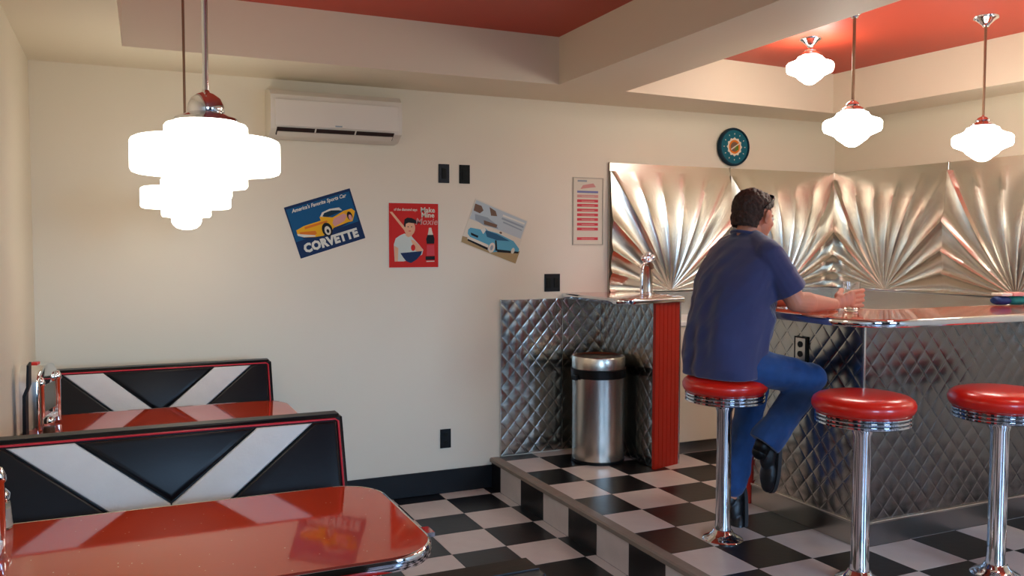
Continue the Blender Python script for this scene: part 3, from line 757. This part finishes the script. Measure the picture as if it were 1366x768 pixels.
for x in (-.13, .10): obj('vane', prism(bmesh.new(), [(-.192, -.078), (-.178, -.077), (-.128, -.108), (-.14, -.118)], x-.004, x+.004, TX), M['ac_white'], ac)
obj('flap', prism(bmesh.new(), [(-.134, -.1215), (-.131, -.117), (-.168, -.0975), (-.172, -.101)], -.34, .325, TX), M['ac_white'], ac)
obj('badge', B(-.02, .02, -.1945, -.193, -.062, -.054), K['grey'], ac)
obj('pipe_cover', B(.378, .398, -.07, -.001, -.10, .10, bev=.006), M['ac_white'], ac)

# ================================================================== PENDANT LAMPS
def shade_prof(R_):
    # stepped opal glass: cap, wide tier, narrow tier, ball; z downward from the cap top
    pts = [(.0, 0), (.44, 0), (.53, -.02), (.56, -.06), (.56, -.19), (.60, -.215), (.93, -.225), (.98, -.25), (1.0, -.29), (1.0, -.66), (.98, -.70), (.93, -.72), (.58, -.735),
           (.55, -.76), (.55, -.88), (.52, -.915), (.36, -.93), (.335, -.95), (.335, -1.02), (.30, -1.10), (.22, -1.17), (.11, -1.205), (0, -1.215)]
    return [(r_*R_, z_*R_) for r_, z_ in pts]
def shade_prof2(R_):
    pts = [(.0, 0), (.38, 0), (.52, -.04), (.60, -.16), (.70, -.22), (.93, -.30), (1.0, -.38), (1.0, -.60), (.95, -.70), (.72, -.80), (.60, -.86), (.50, -.98), (.36, -1.08), (.24, -1.18), (.12, -1.24), (0, -1.25)]
    return [(r_*R_, z_*R_) for r_, z_ in pts]
def pendant(loc, R_, ztop, label, m, prof, rodr, rodm, group, fit=1.0):
    """loc = centre of the cap top"""
    r = empty('pendant_lamp', loc, label, 'lamp', group)
    obj('glass_shade', lathe(bmesh.new(), prof(R_), 48, cap=False), m, r, 35)
    f = fit
    obj('fitter', lathe(bmesh.new(), [(.40*R_, -.004), (.43*R_, .004), (.42*R_, .012), (.30*R_, .022), (.24*R_, .028), (.25*R_, .034), (.24*R_, .075*f), (.20*R_, .10*f), (.12*R_, .118*f), (.06*R_, .125*f), (rodr, .135*f), (0, .135*f)], 40), M['chrome'], r, 30)
    h_ = ztop-loc[2]
    if h_ > .2:
        obj('rod', lathe(bmesh.new(), [(rodr, .12*f), (rodr, h_-.02)], 16), rodm, r, 60)
    obj('canopy', lathe(bmesh.new(), [(.0, h_-.055), (.016, h_-.055), (.02, h_-.045), (.028, h_-.038), (.045, h_-.022), (.062, h_-.012), (.066, h_-.003), (.066, h_), (0, h_)], 32), M['chrome'], r, 30)
    return r
def captop(cz, R_): return cz+.475*R_
pendant((-2.258, -2.42, captop(1.838, .200)), .202, ZR, 'large lit opal pendant with chrome rod over the near table', M['shade_near'], shade_prof, .0085, M['chrome'], 'pendants over the booths', .68)
pendant((-2.193, -.65, captop(1.806, .200)), .202, ZR, 'lit opal pendant on a dark rod, behind and lower than the large one', M['shade_near'], shade_prof, .006, M['brass_rod'], 'pendants over the booths', .5)
pendant((1.277, -1.03, 2.642+.50*.135), .135, ZR, 'lit opal lamp close under the red ceiling, above the man', M['shade_far'], shade_prof2, .008, M['brass_rod'], 'lamps over the bar', .35)
pendant((.997, -1.638, 2.211+.48*.146), .146, ZR, 'lit opal pendant on a pale rod, right above the bar corner', M['shade_far'], shade_prof2, .008, M['brass_rod'], 'lamps over the bar', .45)
pendant((1.775, -1.80, 2.158+.47*.15), .150, ZR, 'lit opal pendant nearest the right edge of the picture', M['shade_far'], shade_prof2, .007, M['brass_rod'], 'lamps over the bar', .45)

pendant((.75, -3.30, 2.211+.48*.146), .146, ZR, 'added unseen opal fill pendant over the bar side aisle, outside the right edge of the picture', M['shade_far'], shade_prof2, .008, M['brass_rod'], 'lamps over the bar', .45)  # added lamp out of view, gives warm fill to the bar side
pendant((2.05, -3.0, 2.211+.48*.146), .146, ZR, 'added unseen opal fill pendant over the hidden end of the bar, right of the picture', M['shade_far'], shade_prof2, .008, M['brass_rod'], 'lamps over the bar', .45)  # second added lamp, unseen, for more warm light on bar and stools

# ================================================================== SODA TAP TOWER
tp = empty('soda_tap', (.712, -.175, 1.262), 'chrome soda tap tower standing on the small red countertop', 'tap')
obj('column', lathe(bmesh.new(), [(.05, 0), (.05, .008), (.036, .014), (.034, .03), (.033, .17), (.038, .18), (.038, .19), (.02, .2)], 32), M['brushed'], tp, 40)
b = bmesh.new(); ell(b, (0, 0, .215), (.035, .035, .03)); ell(b, (-.035, -.01, .235), (.024, .02, .02)); ell(b, (.03, -.012, .24), (.024, .02, .022)); ell(b, (0, -.012, .262), (.022, .018, .018))
obj('tap_head', fuse(b, .003, 3), M['chrome'], tp, 180)
obj('spout', tube(bmesh.new(), [(-.02, -.02, .205), (-.05, -.03, .20), (-.064, -.035, .17), (-.07, -.037, .12), (-.07, -.037, .03), (-.068, -.036, .004)], [.009, .009, .010, .011, .012, .012], 12), M['chrome'], tp, 60)
obj('lever', tube(bmesh.new(), [(0, -.03, .20), (.0, -.045, .185), (.005, -.05, .165)], [.014, .017, .010], 12), K['brown'], tp, 60)

# ================================================================== TABLE TOP JUKEBOX, MENU, SHAKERS
def jukebox(loc, label, rz=0):
    r = empty('tabletop_jukebox', loc, label, 'jukebox', 'jukeboxes on the booth tables', rz)
    # faces +x ; arch outline in y,z
    arch = [(-.13, 0), (.13, 0), (.13, .22)]+[(.13*math.cos(a), .22+.07*math.sin(a)) for a in [PI*k/12 for k in range(1, 12)]]+[(-.13, .22)]
    Ty = Matrix(((0, 0, 1, 0), (1, 0, 0, 0), (0, 1, 0, 0), (0, 0, 0, 1)))
    obj('case', prism(bmesh.new(), arch, 0, .10, Ty, bev=.012, seg=3), M['chrome'], r, 40)
    obj('display', B(.099, .103, -.085, .085, .08, .20, bev=.002), M['grey_window'], r)
    for s in (-1, 1):
        obj('pilaster', lathe(bmesh.new(), [(.0, .01), (.014, .012), (.014, .20), (.018, .205), (.018, .22), (.01, .24), (0, .245)], 16, c=(.102, s*.108, 0)), M['chrome'], r, 40)
    obj('ornament', B(.03, .06, -.02, .02, .286, .298, bev=.004), M['vinyl_red'], r)
    for k in range(5): obj('selector_key', B(.10, .112, -.07+k*.032, -.05+k*.032, .035, .055, bev=.002), M['white_hard'], r)
    return r
jukebox((-2.885, -.60, .76), 'chrome tabletop jukebox against the left wall on the far table', math.radians(-14))
jukebox((-2.893, -2.52, .76), 'chrome tabletop jukebox on the near table, outside the left edge', 0)
mh = empty('menu_card', (-2.865, -.93, .76), 'dark menu card standing on end at the wall side of the far table', 'menu')
b = prism(bmesh.new(), [(0, 0), (.014, 0), (.016, .20), (.028, .235), (.030, .33), (.022, .33), (.018, .24), (.004, .205)], -.06, .06, Matrix(((1, 0, 0, 0), (0, 0, 1, 0), (0, 1, 0, 0), (0, 0, 0, 1))))
obj('card', b, K['black'], mh)
obj('card_foot', B(-.004, .034, -.065, .065, 0, .012, bev=.002), M['plastic_black'], mh)
def shaker(loc, h_, r_, label, fill, lid='chrome', group=None):
    r = empty('shaker', loc, label, 'shaker', group)
    obj('glass_body', lathe(bmesh.new(), [(0, .002), (r_*.95, 0), (r_, .006), (r_*.86, h_*.66), (r_*.8, h_*.7)], 20), M['glass'], r, 40)
    obj('filling', lathe(bmesh.new(), [(0, .006), (r_*.85, .006), (r_*.78, h_*.5), (0, h_*.5)], 20), fill, r, 40)
    obj('lid', lathe(bmesh.new(), [(r_*.86, h_*.68), (r_*.9, h_*.72), (r_*.88, h_*.86), (r_*.6, h_*.97), (0, h_)], 20), M[lid], r, 40)
    return r
shaker((-2.775, -.875, .76), .095, .026, 'small shaker with chrome cap in front of the far jukebox', K['brown'], group='table shakers')
shaker((-2.80, -.45, .76), .15, .03, 'tall sugar shaker with chrome top beside the far jukebox', K['white'], group='table shakers')
shaker((-2.83, -2.14, .76), .12, .042, 'glass shaker at the left edge of the near table', K['white'], group='table shakers')

# ================================================================== THINGS ON THE BAR
g = empty('glass_tumbler', (.716, -1.926, 1.271), 'clear drinking glass held in the hand of the man on the bar', 'glass')
obj('glass_wall', lathe(bmesh.new(), [(0, 0), (.034, 0), (.037, .004), (.042, .140), (.0395, .140), (.035, .012), (0, .01)], 32), M['glass'], g, 40)
obj('drink', lathe(bmesh.new(), [(0, .0115), (.0345, .0125), (.0372, .085), (0, .085)], 32), M['glass'], g, 40)
obj('ice', B(-.02, .012, -.015, .015, .075, .10, bev=.004), M['paper'], g).rotation_euler = (0, 0, .5)
nb = empty('cloth_bundle', (1.925, -1.975, 1.27), 'teal and navy folded cloths with white napkins on top, right end of the bar', 'cloth', rz=math.radians(-14))
def roll(name, x0, x1, m, zc=.026, rr=.027):
    b = bmesh.new(); n = 14
    rings = []
    for i in range(7):
        t = i/6; x = x0+(x1-x0)*t; k = 1-.35*abs(2*t-1)**4
        rings.append([b.verts.new((x, 1.6*rr*k*math.cos(2*PI*j/n), zc+rr*k*math.sin(2*PI*j/n)*.9)) for j in range(n)])
    for a, c in zip(rings, rings[1:]):
        for j in range(n): b.faces.new((a[j], a[(j+1) % n], c[(j+1) % n], c[j]))
    b.faces.new(rings[0]); b.faces.new(rings[-1]); return obj(name, b, m, nb, 60)
roll('navy_cloth', -.20, -.115, M['navy']); roll('teal_cloth', -.115, -.02, M['teal']); roll('pale_cloth', -.02, .03, K['lblue']); roll('teal_cloth', .03, .16, M['teal'])
for k, (x0, x1, m) in enumerate(((-.185, -.12, M['paper']), (-.115, -.02, K['pink']), (-.01, .08, M['paper']), (.085, .16, M['green']))):
    obj('napkin', B(x0, x1, -.04, .04, .051, .066+.003*(k % 2), bev=.004), m, nb)

# ================================================================== THE MAN
man = empty('person', (.098, -1.765, .965), 'man in blue t-shirt and jeans seated at the bar, back turned, holding a glass', 'person')
def mpart(name, bm, m, smooth=180): return P(obj(name, bm, m, smooth=smooth), man)
V = Vector
shR, shL = V((.205, -1.93, 1.545)), V((.262, -1.56, 1.548))
elR, wrR = V((.318, -1.985, 1.330)), V((.553, -1.975, 1.312))
elL, wrL = V((.44, -1.50, 1.325)), V((.62, -1.66, 1.305))
hipR, hipL = V((.10, -1.855, 1.04)), V((.125, -1.675, 1.04))
knR, knL = V((.425, -1.965, .965)), V((.43, -1.60, .94))
anR, anL = V((.205, -1.918, .665)), V((.275, -1.60, .335))
# head frame
HC = V((.262, -1.757, 1.722)); hy = math.radians(8); hp = math.radians(10)
hf = V((math.cos(hy)*math.cos(hp), math.sin(hy)*math.cos(hp), -math.sin(hp))); hl = V((0, 0, 1)).cross(hf).normalized(); hu = hf.cross(hl)
HR = Matrix((hf, hl, hu)).transposed(); HS = 1.05
def hp_(x, y, z_): return HC+HR @ (V((x, y, z_))*HS)
b = bmesh.new()
ell(b, hp_(-.012, 0, .022), (.094, .074, .088), HR*HS, 28)           # skull
ell(b, hp_(.030, 0, -.022), (.062, .062, .080), HR*HS, 24)            # face
ell(b, hp_(.050, 0, -.078), (.036, .036, .026), HR*HS, 16)            # jaw and chin
ell(b, hp_(.030, 0, -.062), (.052, .052, .036), HR*HS, 16)
ell(b, hp_(.078, 0, .020), (.016, .044, .010), HR*HS, 14)             # brow
cone(b, hp_(.086, 0, .010), hp_(.108, 0, -.026), .008, .0125)      # nose
ell(b, hp_(.098, .010, -.028), (.009, .007, .006), HR*HS, 10); ell(b, hp_(.098, -.010, -.028), (.009, .007, .006), HR*HS, 10)
ell(b, hp_(.088, 0, -.052), (.010, .022, .005), HR*HS, 12); ell(b, hp_(.086, 0, -.061), (.011, .019, .006), HR*HS, 12)   # lips
for s in (-1, 1):
    ell(b, hp_(.060, s*.040, -.022), (.022, .018, .018), HR*HS, 12)   # cheek
    ell(b, hp_(-.004, s*.082, -.004), (.020, .008, .033), HR*HS, 14)  # ear
    ell(b, hp_(-.010, s*.090, .006), (.016, .006, .020), HR*HS, 12)
cone(b, V((.222, -1.755, 1.60)), hp_(-.022, 0, -.055), .062, .056)  # neck
cone(b, V((.215, -1.83, 1.57)), V((.24, -1.68, 1.57)), .045, .045)
# trunk under the shirt
for (p, r_) in (((.215, -1.755, 1.50), (.095, .165, .11)), ((.175, -1.76, 1.35), (.10, .150, .14)), ((.12, -1.765, 1.18), (.115, .150, .13)), ((.105, -1.765, 1.055), (.12, .165, .09))): ell(b, p, r_, None, 24)
def arm(sh, el, wr_):
    cone(b, sh, sh.lerp(el, .5), .056, .050); cone(b, sh.lerp(el, .5), el, .052, .046)
    cone(b, el, el.lerp(wr_, .30), .046, .050); cone(b, el.lerp(wr_, .30), wr_, .048, .028)
arm(shR, elR, wrR); arm(shL, elL, wrL)
for (h_, k_, a_) in ((hipR, knR, anR), (hipL, knL, anL)):
    cone(b, h_, k_, .078, .052); cone(b, k_, k_.lerp(a_, .35), .052, .052); cone(b, k_.lerp(a_, .35), a_, .050, .033)
# right hand: palm faces the glass, fingers run on past it and close round its far side, thumb on top
for k in range(5):
    t = k/4; c = wrR.lerp(V((.655, -1.984, 1.336)), t); ell(b, c, (.026, .0155+.002*t, .026+.014*t), None, 14)
G = V((.716, -1.926, 0)); gr = .0495
def around(a, z_, rr=gr): return V((G.x+rr*math.cos(math.radians(a)), G.y+rr*math.sin(math.radians(a)), z_))
fz = [(1.368, 1.374, 1.372), (1.345, 1.350, 1.348), (1.322, 1.326, 1.324), (1.300, 1.301, 1.300)]
ends = [(-62, -25, 8), (-60, -20, 16), (-62, -24, 8), (-66, -36, -10)]
rad = [.0088, .0092, .0088, .0078]
for (z0, z1, z2), (a0, a1, a2), fr in zip(fz, ends, rad):
    base = V((.668, -1.984, z0)); q1 = around(a0, z1, gr+.006); q2 = around(a1, z1, gr+.003); q3 = around(a2, z2, gr)
    cone(b, base, q1, fr*1.12, fr*1.05); cone(b, q1, q2, fr*1.05, fr*.95); cone(b, q2, q3, fr*.95, fr*.82)
cone(b, V((.590, -1.966, 1.350)), V((.632, -1.948, 1.374)), .016, .0125); cone(b, V((.632, -1.948, 1.374)), around(172, 1.372, gr+.002), .0125, .010); cone(b, around(172, 1.372, gr+.002), around(135, 1.374, gr), .010, .0085)
# left hand lies flat on the bar beyond the glass
for k in range(5):
    t = k/4; c = wrL.lerp(V((.70, -1.735, 1.292)), t); ell(b, c, (.030, .030+.008*t, .015), None, 14)
dL = V((.72, -.68, 0)).normalized(); nL = V((.68, .72, 0)).normalized()
for k, (ln, sp) in enumerate(((.066, -.033), (.076, -.011), (.070, .011), (.054, .032))):
    p0 = V((.705, -1.74, 1.290))+nL*sp; p1 = p0+dL*ln*.45+V((0, 0, .006)); p2 = p0+dL*ln*.8+V((0, 0, -.002)); p3 = p0+dL*ln+V((0, 0, -.008))
    cone(b, p0, p1, .0095, .009); cone(b, p1, p2, .009, .0082); cone(b, p2, p3, .0082, .0075)
p0 = V((.655, -1.72, 1.292)); cone(b, p0, p0+V((.018, -.045, 0)), .013, .0105); cone(b, p0+V((.018, -.045, 0)), p0+V((.045, -.066, -.006)), .0105, .009)
body = mpart('body', fuse(b, .0036, 3), M['skin'])
# eyes
for s in (-1, 1):
    b = bmesh.new(); ell(b, hp_(.083, s*.030, .004), (.010, .014, .008), HR, 14); mpart('eye', b, K['white'])
    b = bmesh.new(); ell(b, hp_(.0915, s*.030, .004), (.003, .006, .006), HR, 12); mpart('iris', b, K['brown'])
# hair
b = bmesh.new()
ell(b, hp_(-.022, 0, .034), (.098, .082, .092), HR*HS, 28); ell(b, hp_(-.052, 0, -.012), (.062, .070, .078), HR*HS, 24); ell(b, hp_(.020, 0, .070), (.070, .062, .048), HR*HS, 20); ell(b, hp_(.055, 0, .082), (.034, .046, .024), HR*HS, 16)
for s in (-1, 1): ell(b, hp_(.012, s*.066, .018), (.014, .012, .042), HR*HS, 12)
b = fuse(b, .004, 3)
inv = HR.transposed()
for v in b.verts:
    l = inv @ (v.co-HC); n_ = noise.noise(v.co*70)*.006+noise.noise(v.co*170)*.0035
    d = (v.co-HC).normalized(); v.co += d*n_
# trim below the hairline so nape and temples show
geo = [v for v in b.verts if (lambda l: (l.z < -.062-.0*l.x) or (l.x > .030 and l.z < .058) or (-.026 < l.x < .026 and l.z < .030 and abs(l.y) > .055) or (l.x > .006 and l.z < .018 and abs(l.y) > .04 and l.z < -.012))(inv @ (v.co-HC))]
bmesh.ops.delete(b, geom=geo, context='VERTS')
mpart('hair', b, M['hair'])
# sunglasses pushed up on the head
b = bmesh.new()
for s in (-1, 1):
    ell(b, hp_(.052, s*.032, .102), (.016, .024, .007), HR @ Matrix.Rotation(.5, 3, 'Y'), 16)
    tube(b, [hp_(.052, s*.054, .098), hp_(.03, s*.078, .082), hp_(-.02, s*.088, .052), hp_(-.04, s*.088, .030)], .0028, 8)
tube(b, [hp_(.058, -.012, .106), hp_(.058, .012, .106)], .003, 8)
mpart('sunglasses', b, M['plastic_black'])
# t-shirt
def loft(bm, secs, n=36, e=2.3):
    rings = []
    for (cx, cy, cz, a, c, ang, tilt) in secs:
        ring_ = []
        for k in range(n):
            th = 2*PI*k/n; ct, st = math.cos(th), math.sin(th)
            x = a*math.copysign(abs(ct)**(2/e), ct); y = c*math.copysign(abs(st)**(2/e), st)
            X = x*math.cos(ang)-y*math.sin(ang); Y = x*math.sin(ang)+y*math.cos(ang)
            ring_.append(bm.verts.new((cx+X, cy+Y, cz+tilt*x)))
        rings.append(ring_)
    for a, c in zip(rings, rings[1:]):
        for k in range(n): bm.faces.new((a[k], a[(k+1) % n], c[(k+1) % n], c[k]))
    bm.faces.new(rings[0][::-1]); bm.faces.new(rings[-1]); return bm
an = .06
b = bmesh.new()
loft(b, [(.082, -1.765, .976, .150, .192, an, 0), (.086, -1.765, 1.02, .160, .198, an, 0), (.105, -1.765, 1.12, .172, .196, an, .0), (.132, -1.762, 1.22, .186, .198, an, .0), (.160, -1.758, 1.33, .186, .206, an, -.05),
         (.188, -1.756, 1.44, .168, .215, an, -.10), (.205, -1.755, 1.51, .140, .215, an, -.12), (.218, -1.753, 1.565, .112, .200, an, -.12), (.228, -1.752, 1.605, .086, .150, an, -.1), (.232, -1.751, 1.622, .072, .098, an, -.1), (.236, -1.751, 1.642, .066, .070, an, -.2)])
cone(b, shR, V((.294, -1.976, 1.38)), .070, .078); cone(b, shR+V((0, .01, .01)), V((.222, -1.79, 1.618)), .064, .046)
cone(b, shL, V((.39, -1.515, 1.395)), .070, .078); cone(b, shL+V((0, -.005, .025)), V((.238, -1.71, 1.615)), .062, .048)
cone(b, V((.21, -1.90, 1.50)), V((.15, -1.90, 1.40)), .085, .07)
b = fuse(b, .0065, 5)
for (sh_, el_, hem) in ((shR, elR, V((.290, -1.976, 1.372))), (shL, elL, V((.385, -1.515, 1.40)))):
    no = (el_-sh_).normalized()
    for x in b.verts:
        if (x.co-el_).length < .19 and (x.co-hem).dot(no) > 0 and (x.co-hem-no*(x.co-hem).dot(no)).length < .12: x.co -= no*((x.co-hem).dot(no))
for v in b.verts:
    c = v.co; n_ = 0
    p = V((c.x*3.0+c.z*1.4, c.y*7.0-c.z*1.0, c.z*2.2+c.x*2)); n_ += noise.noise(p*1.4)*.018
    q_ = V((c.x*5-c.z*4, c.y*9+c.z*6, c.z*4)); n_ += (.5-abs(noise.noise(q_*1.5)))*.012-.004
    # folds running down the back from the shoulders
    if c.z < 1.5: n_ += .010*math.sin((c.y*1.0+c.x*.6)*62+3*noise.noise(c*5))*max(0, min(1, (1.5-c.z)*3))*(.5+.5*noise.noise(c*4))
    d = (V((c.x-.15, c.y+1.76, 0))).normalized(); v.co += d*n_
    # sleeve hem: rolled edge
mpart('t_shirt', b, M['shirt'])
b = bmesh.new()
nk = [V((.232+.075*math.cos(a), -1.752+.078*math.sin(a), 1.636-.018*math.cos(a))) for a in [2*PI*k/28 for k in range(28)]]
tube(b, nk, .008, 8, closed=True)
mpart('collar', b, M['shirt'])
# jeans
b = bmesh.new()
ell(b, (.105, -1.765, 1.045), (.140, .182, .085), None, 24)
cone(b, V((.10, -1.845, 1.045)), knR, .096, .074); cone(b, V((.12, -1.685, 1.045)), knL, .096, .074)
cone(b, knR+V((.004, 0, .004)), knR.lerp(anR, .5), .074, .070); cone(b, knR.lerp(anR, .5), V((.218, -1.921, .690)), .070, .078)
cone(b, knL, knL.lerp(anL, .5), .074, .068); cone(b, knL.lerp(anL, .5), anL+V((.01, 0, .06)), .068, .070)
b = fuse(b, .0065, 5)
for v in b.verts:
    c = v.co
    n_ = noise.noise(V((c.x*6+c.z*14, c.y*8, c.z*10-c.x*10)))*.009+noise.noise(c*30)*.003
    ctr = knR if c.y < -1.76 else knL
    d = V((0, c.y-ctr.y, c.z-max(.7, min(1.04, c.z))+.001)); d = v.normal; v.co += d*n_
# cut both trouser cuffs off square
for an_, kn_, off_ in ((V((.205, -1.92, .672)), knR, .0), (anL+V((0, 0, .03)), knL, 0)):
    no = (an_-kn_).normalized()
    side = [x for x in b.verts if (x.co-kn_).length < .5 and (x.co-an_).dot(no) > .0 and (x.co-an_).length < .2 and ((x.co.y < -1.76) == (kn_.y < -1.76))]
    for x in side: x.co -= no*((x.co-an_).dot(no))
mpart('jeans', b, M['jeans'])
# shoes
def shoe(ankle, toe_dir, up_dir):
    """toe_dir: heel to toe; up_dir: sole to ankle"""
    t = V(toe_dir).normalized(); u = V(up_dir).normalized(); u = (u-t*u.dot(t)).normalized(); s = t.cross(u)
    Rm = Matrix((t, s, u)).transposed(); o_ = V(ankle)-u*.085
    f = lambda x, y, z_: o_+Rm @ V((x, y, z_))
    b = bmesh.new()
    ell(b, f(-.035, 0, .045), (.042, .034, .042), Rm, 16); ell(b, f(.03, 0, .045), (.075, .036, .040), Rm, 16); ell(b, f(.12, .003, .030), (.078, .045, .030), Rm, 16); ell(b, f(.165, .004, .026), (.042, .038, .024), Rm, 16)
    ell(b, f(-.005, 0, .082), (.042, .034, .034), Rm, 14)
    b = fuse(b, .005, 3); up_ = mpart('shoe', b, M['shoe'])
    b = bmesh.new(); pl = []
    for k in range(28):
        a = 2*PI*k/28; x = .065+.145*math.cos(a); wd = .036+.012*max(0, (x-.03)/.18); pl.append((x, wd*math.sin(a)*(1.0)))
    prism(b, pl, -.008, .012)
    bmesh.ops.transform(b, matrix=Matrix.Translation(o_) @ Rm.to_4x4(), verts=b.verts)
    so = obj('sole', b, M['sole'], smooth=50); so.parent = up_; so.location = -up_.location-man.location
    return up_
shoe((.195, -1.916, .650), (-.10, .02, -1), (-.95, 0, .15) if False else (-.9, 0, .12))
shoe(anL+V((-.01, 0, -.02)), (-.25, -.25, -1.0), (-.9, .1, .3))
b = bmesh.new(); cone(b, anR+V((.004, 0, .02)), V((.185, -1.914, .635)), .040, .036); mpart('sock', b, M['plastic_black'])
for p_ in man.children:
    if p_.name.startswith('shoe'): p_.children[0].location = (0, 0, 0);
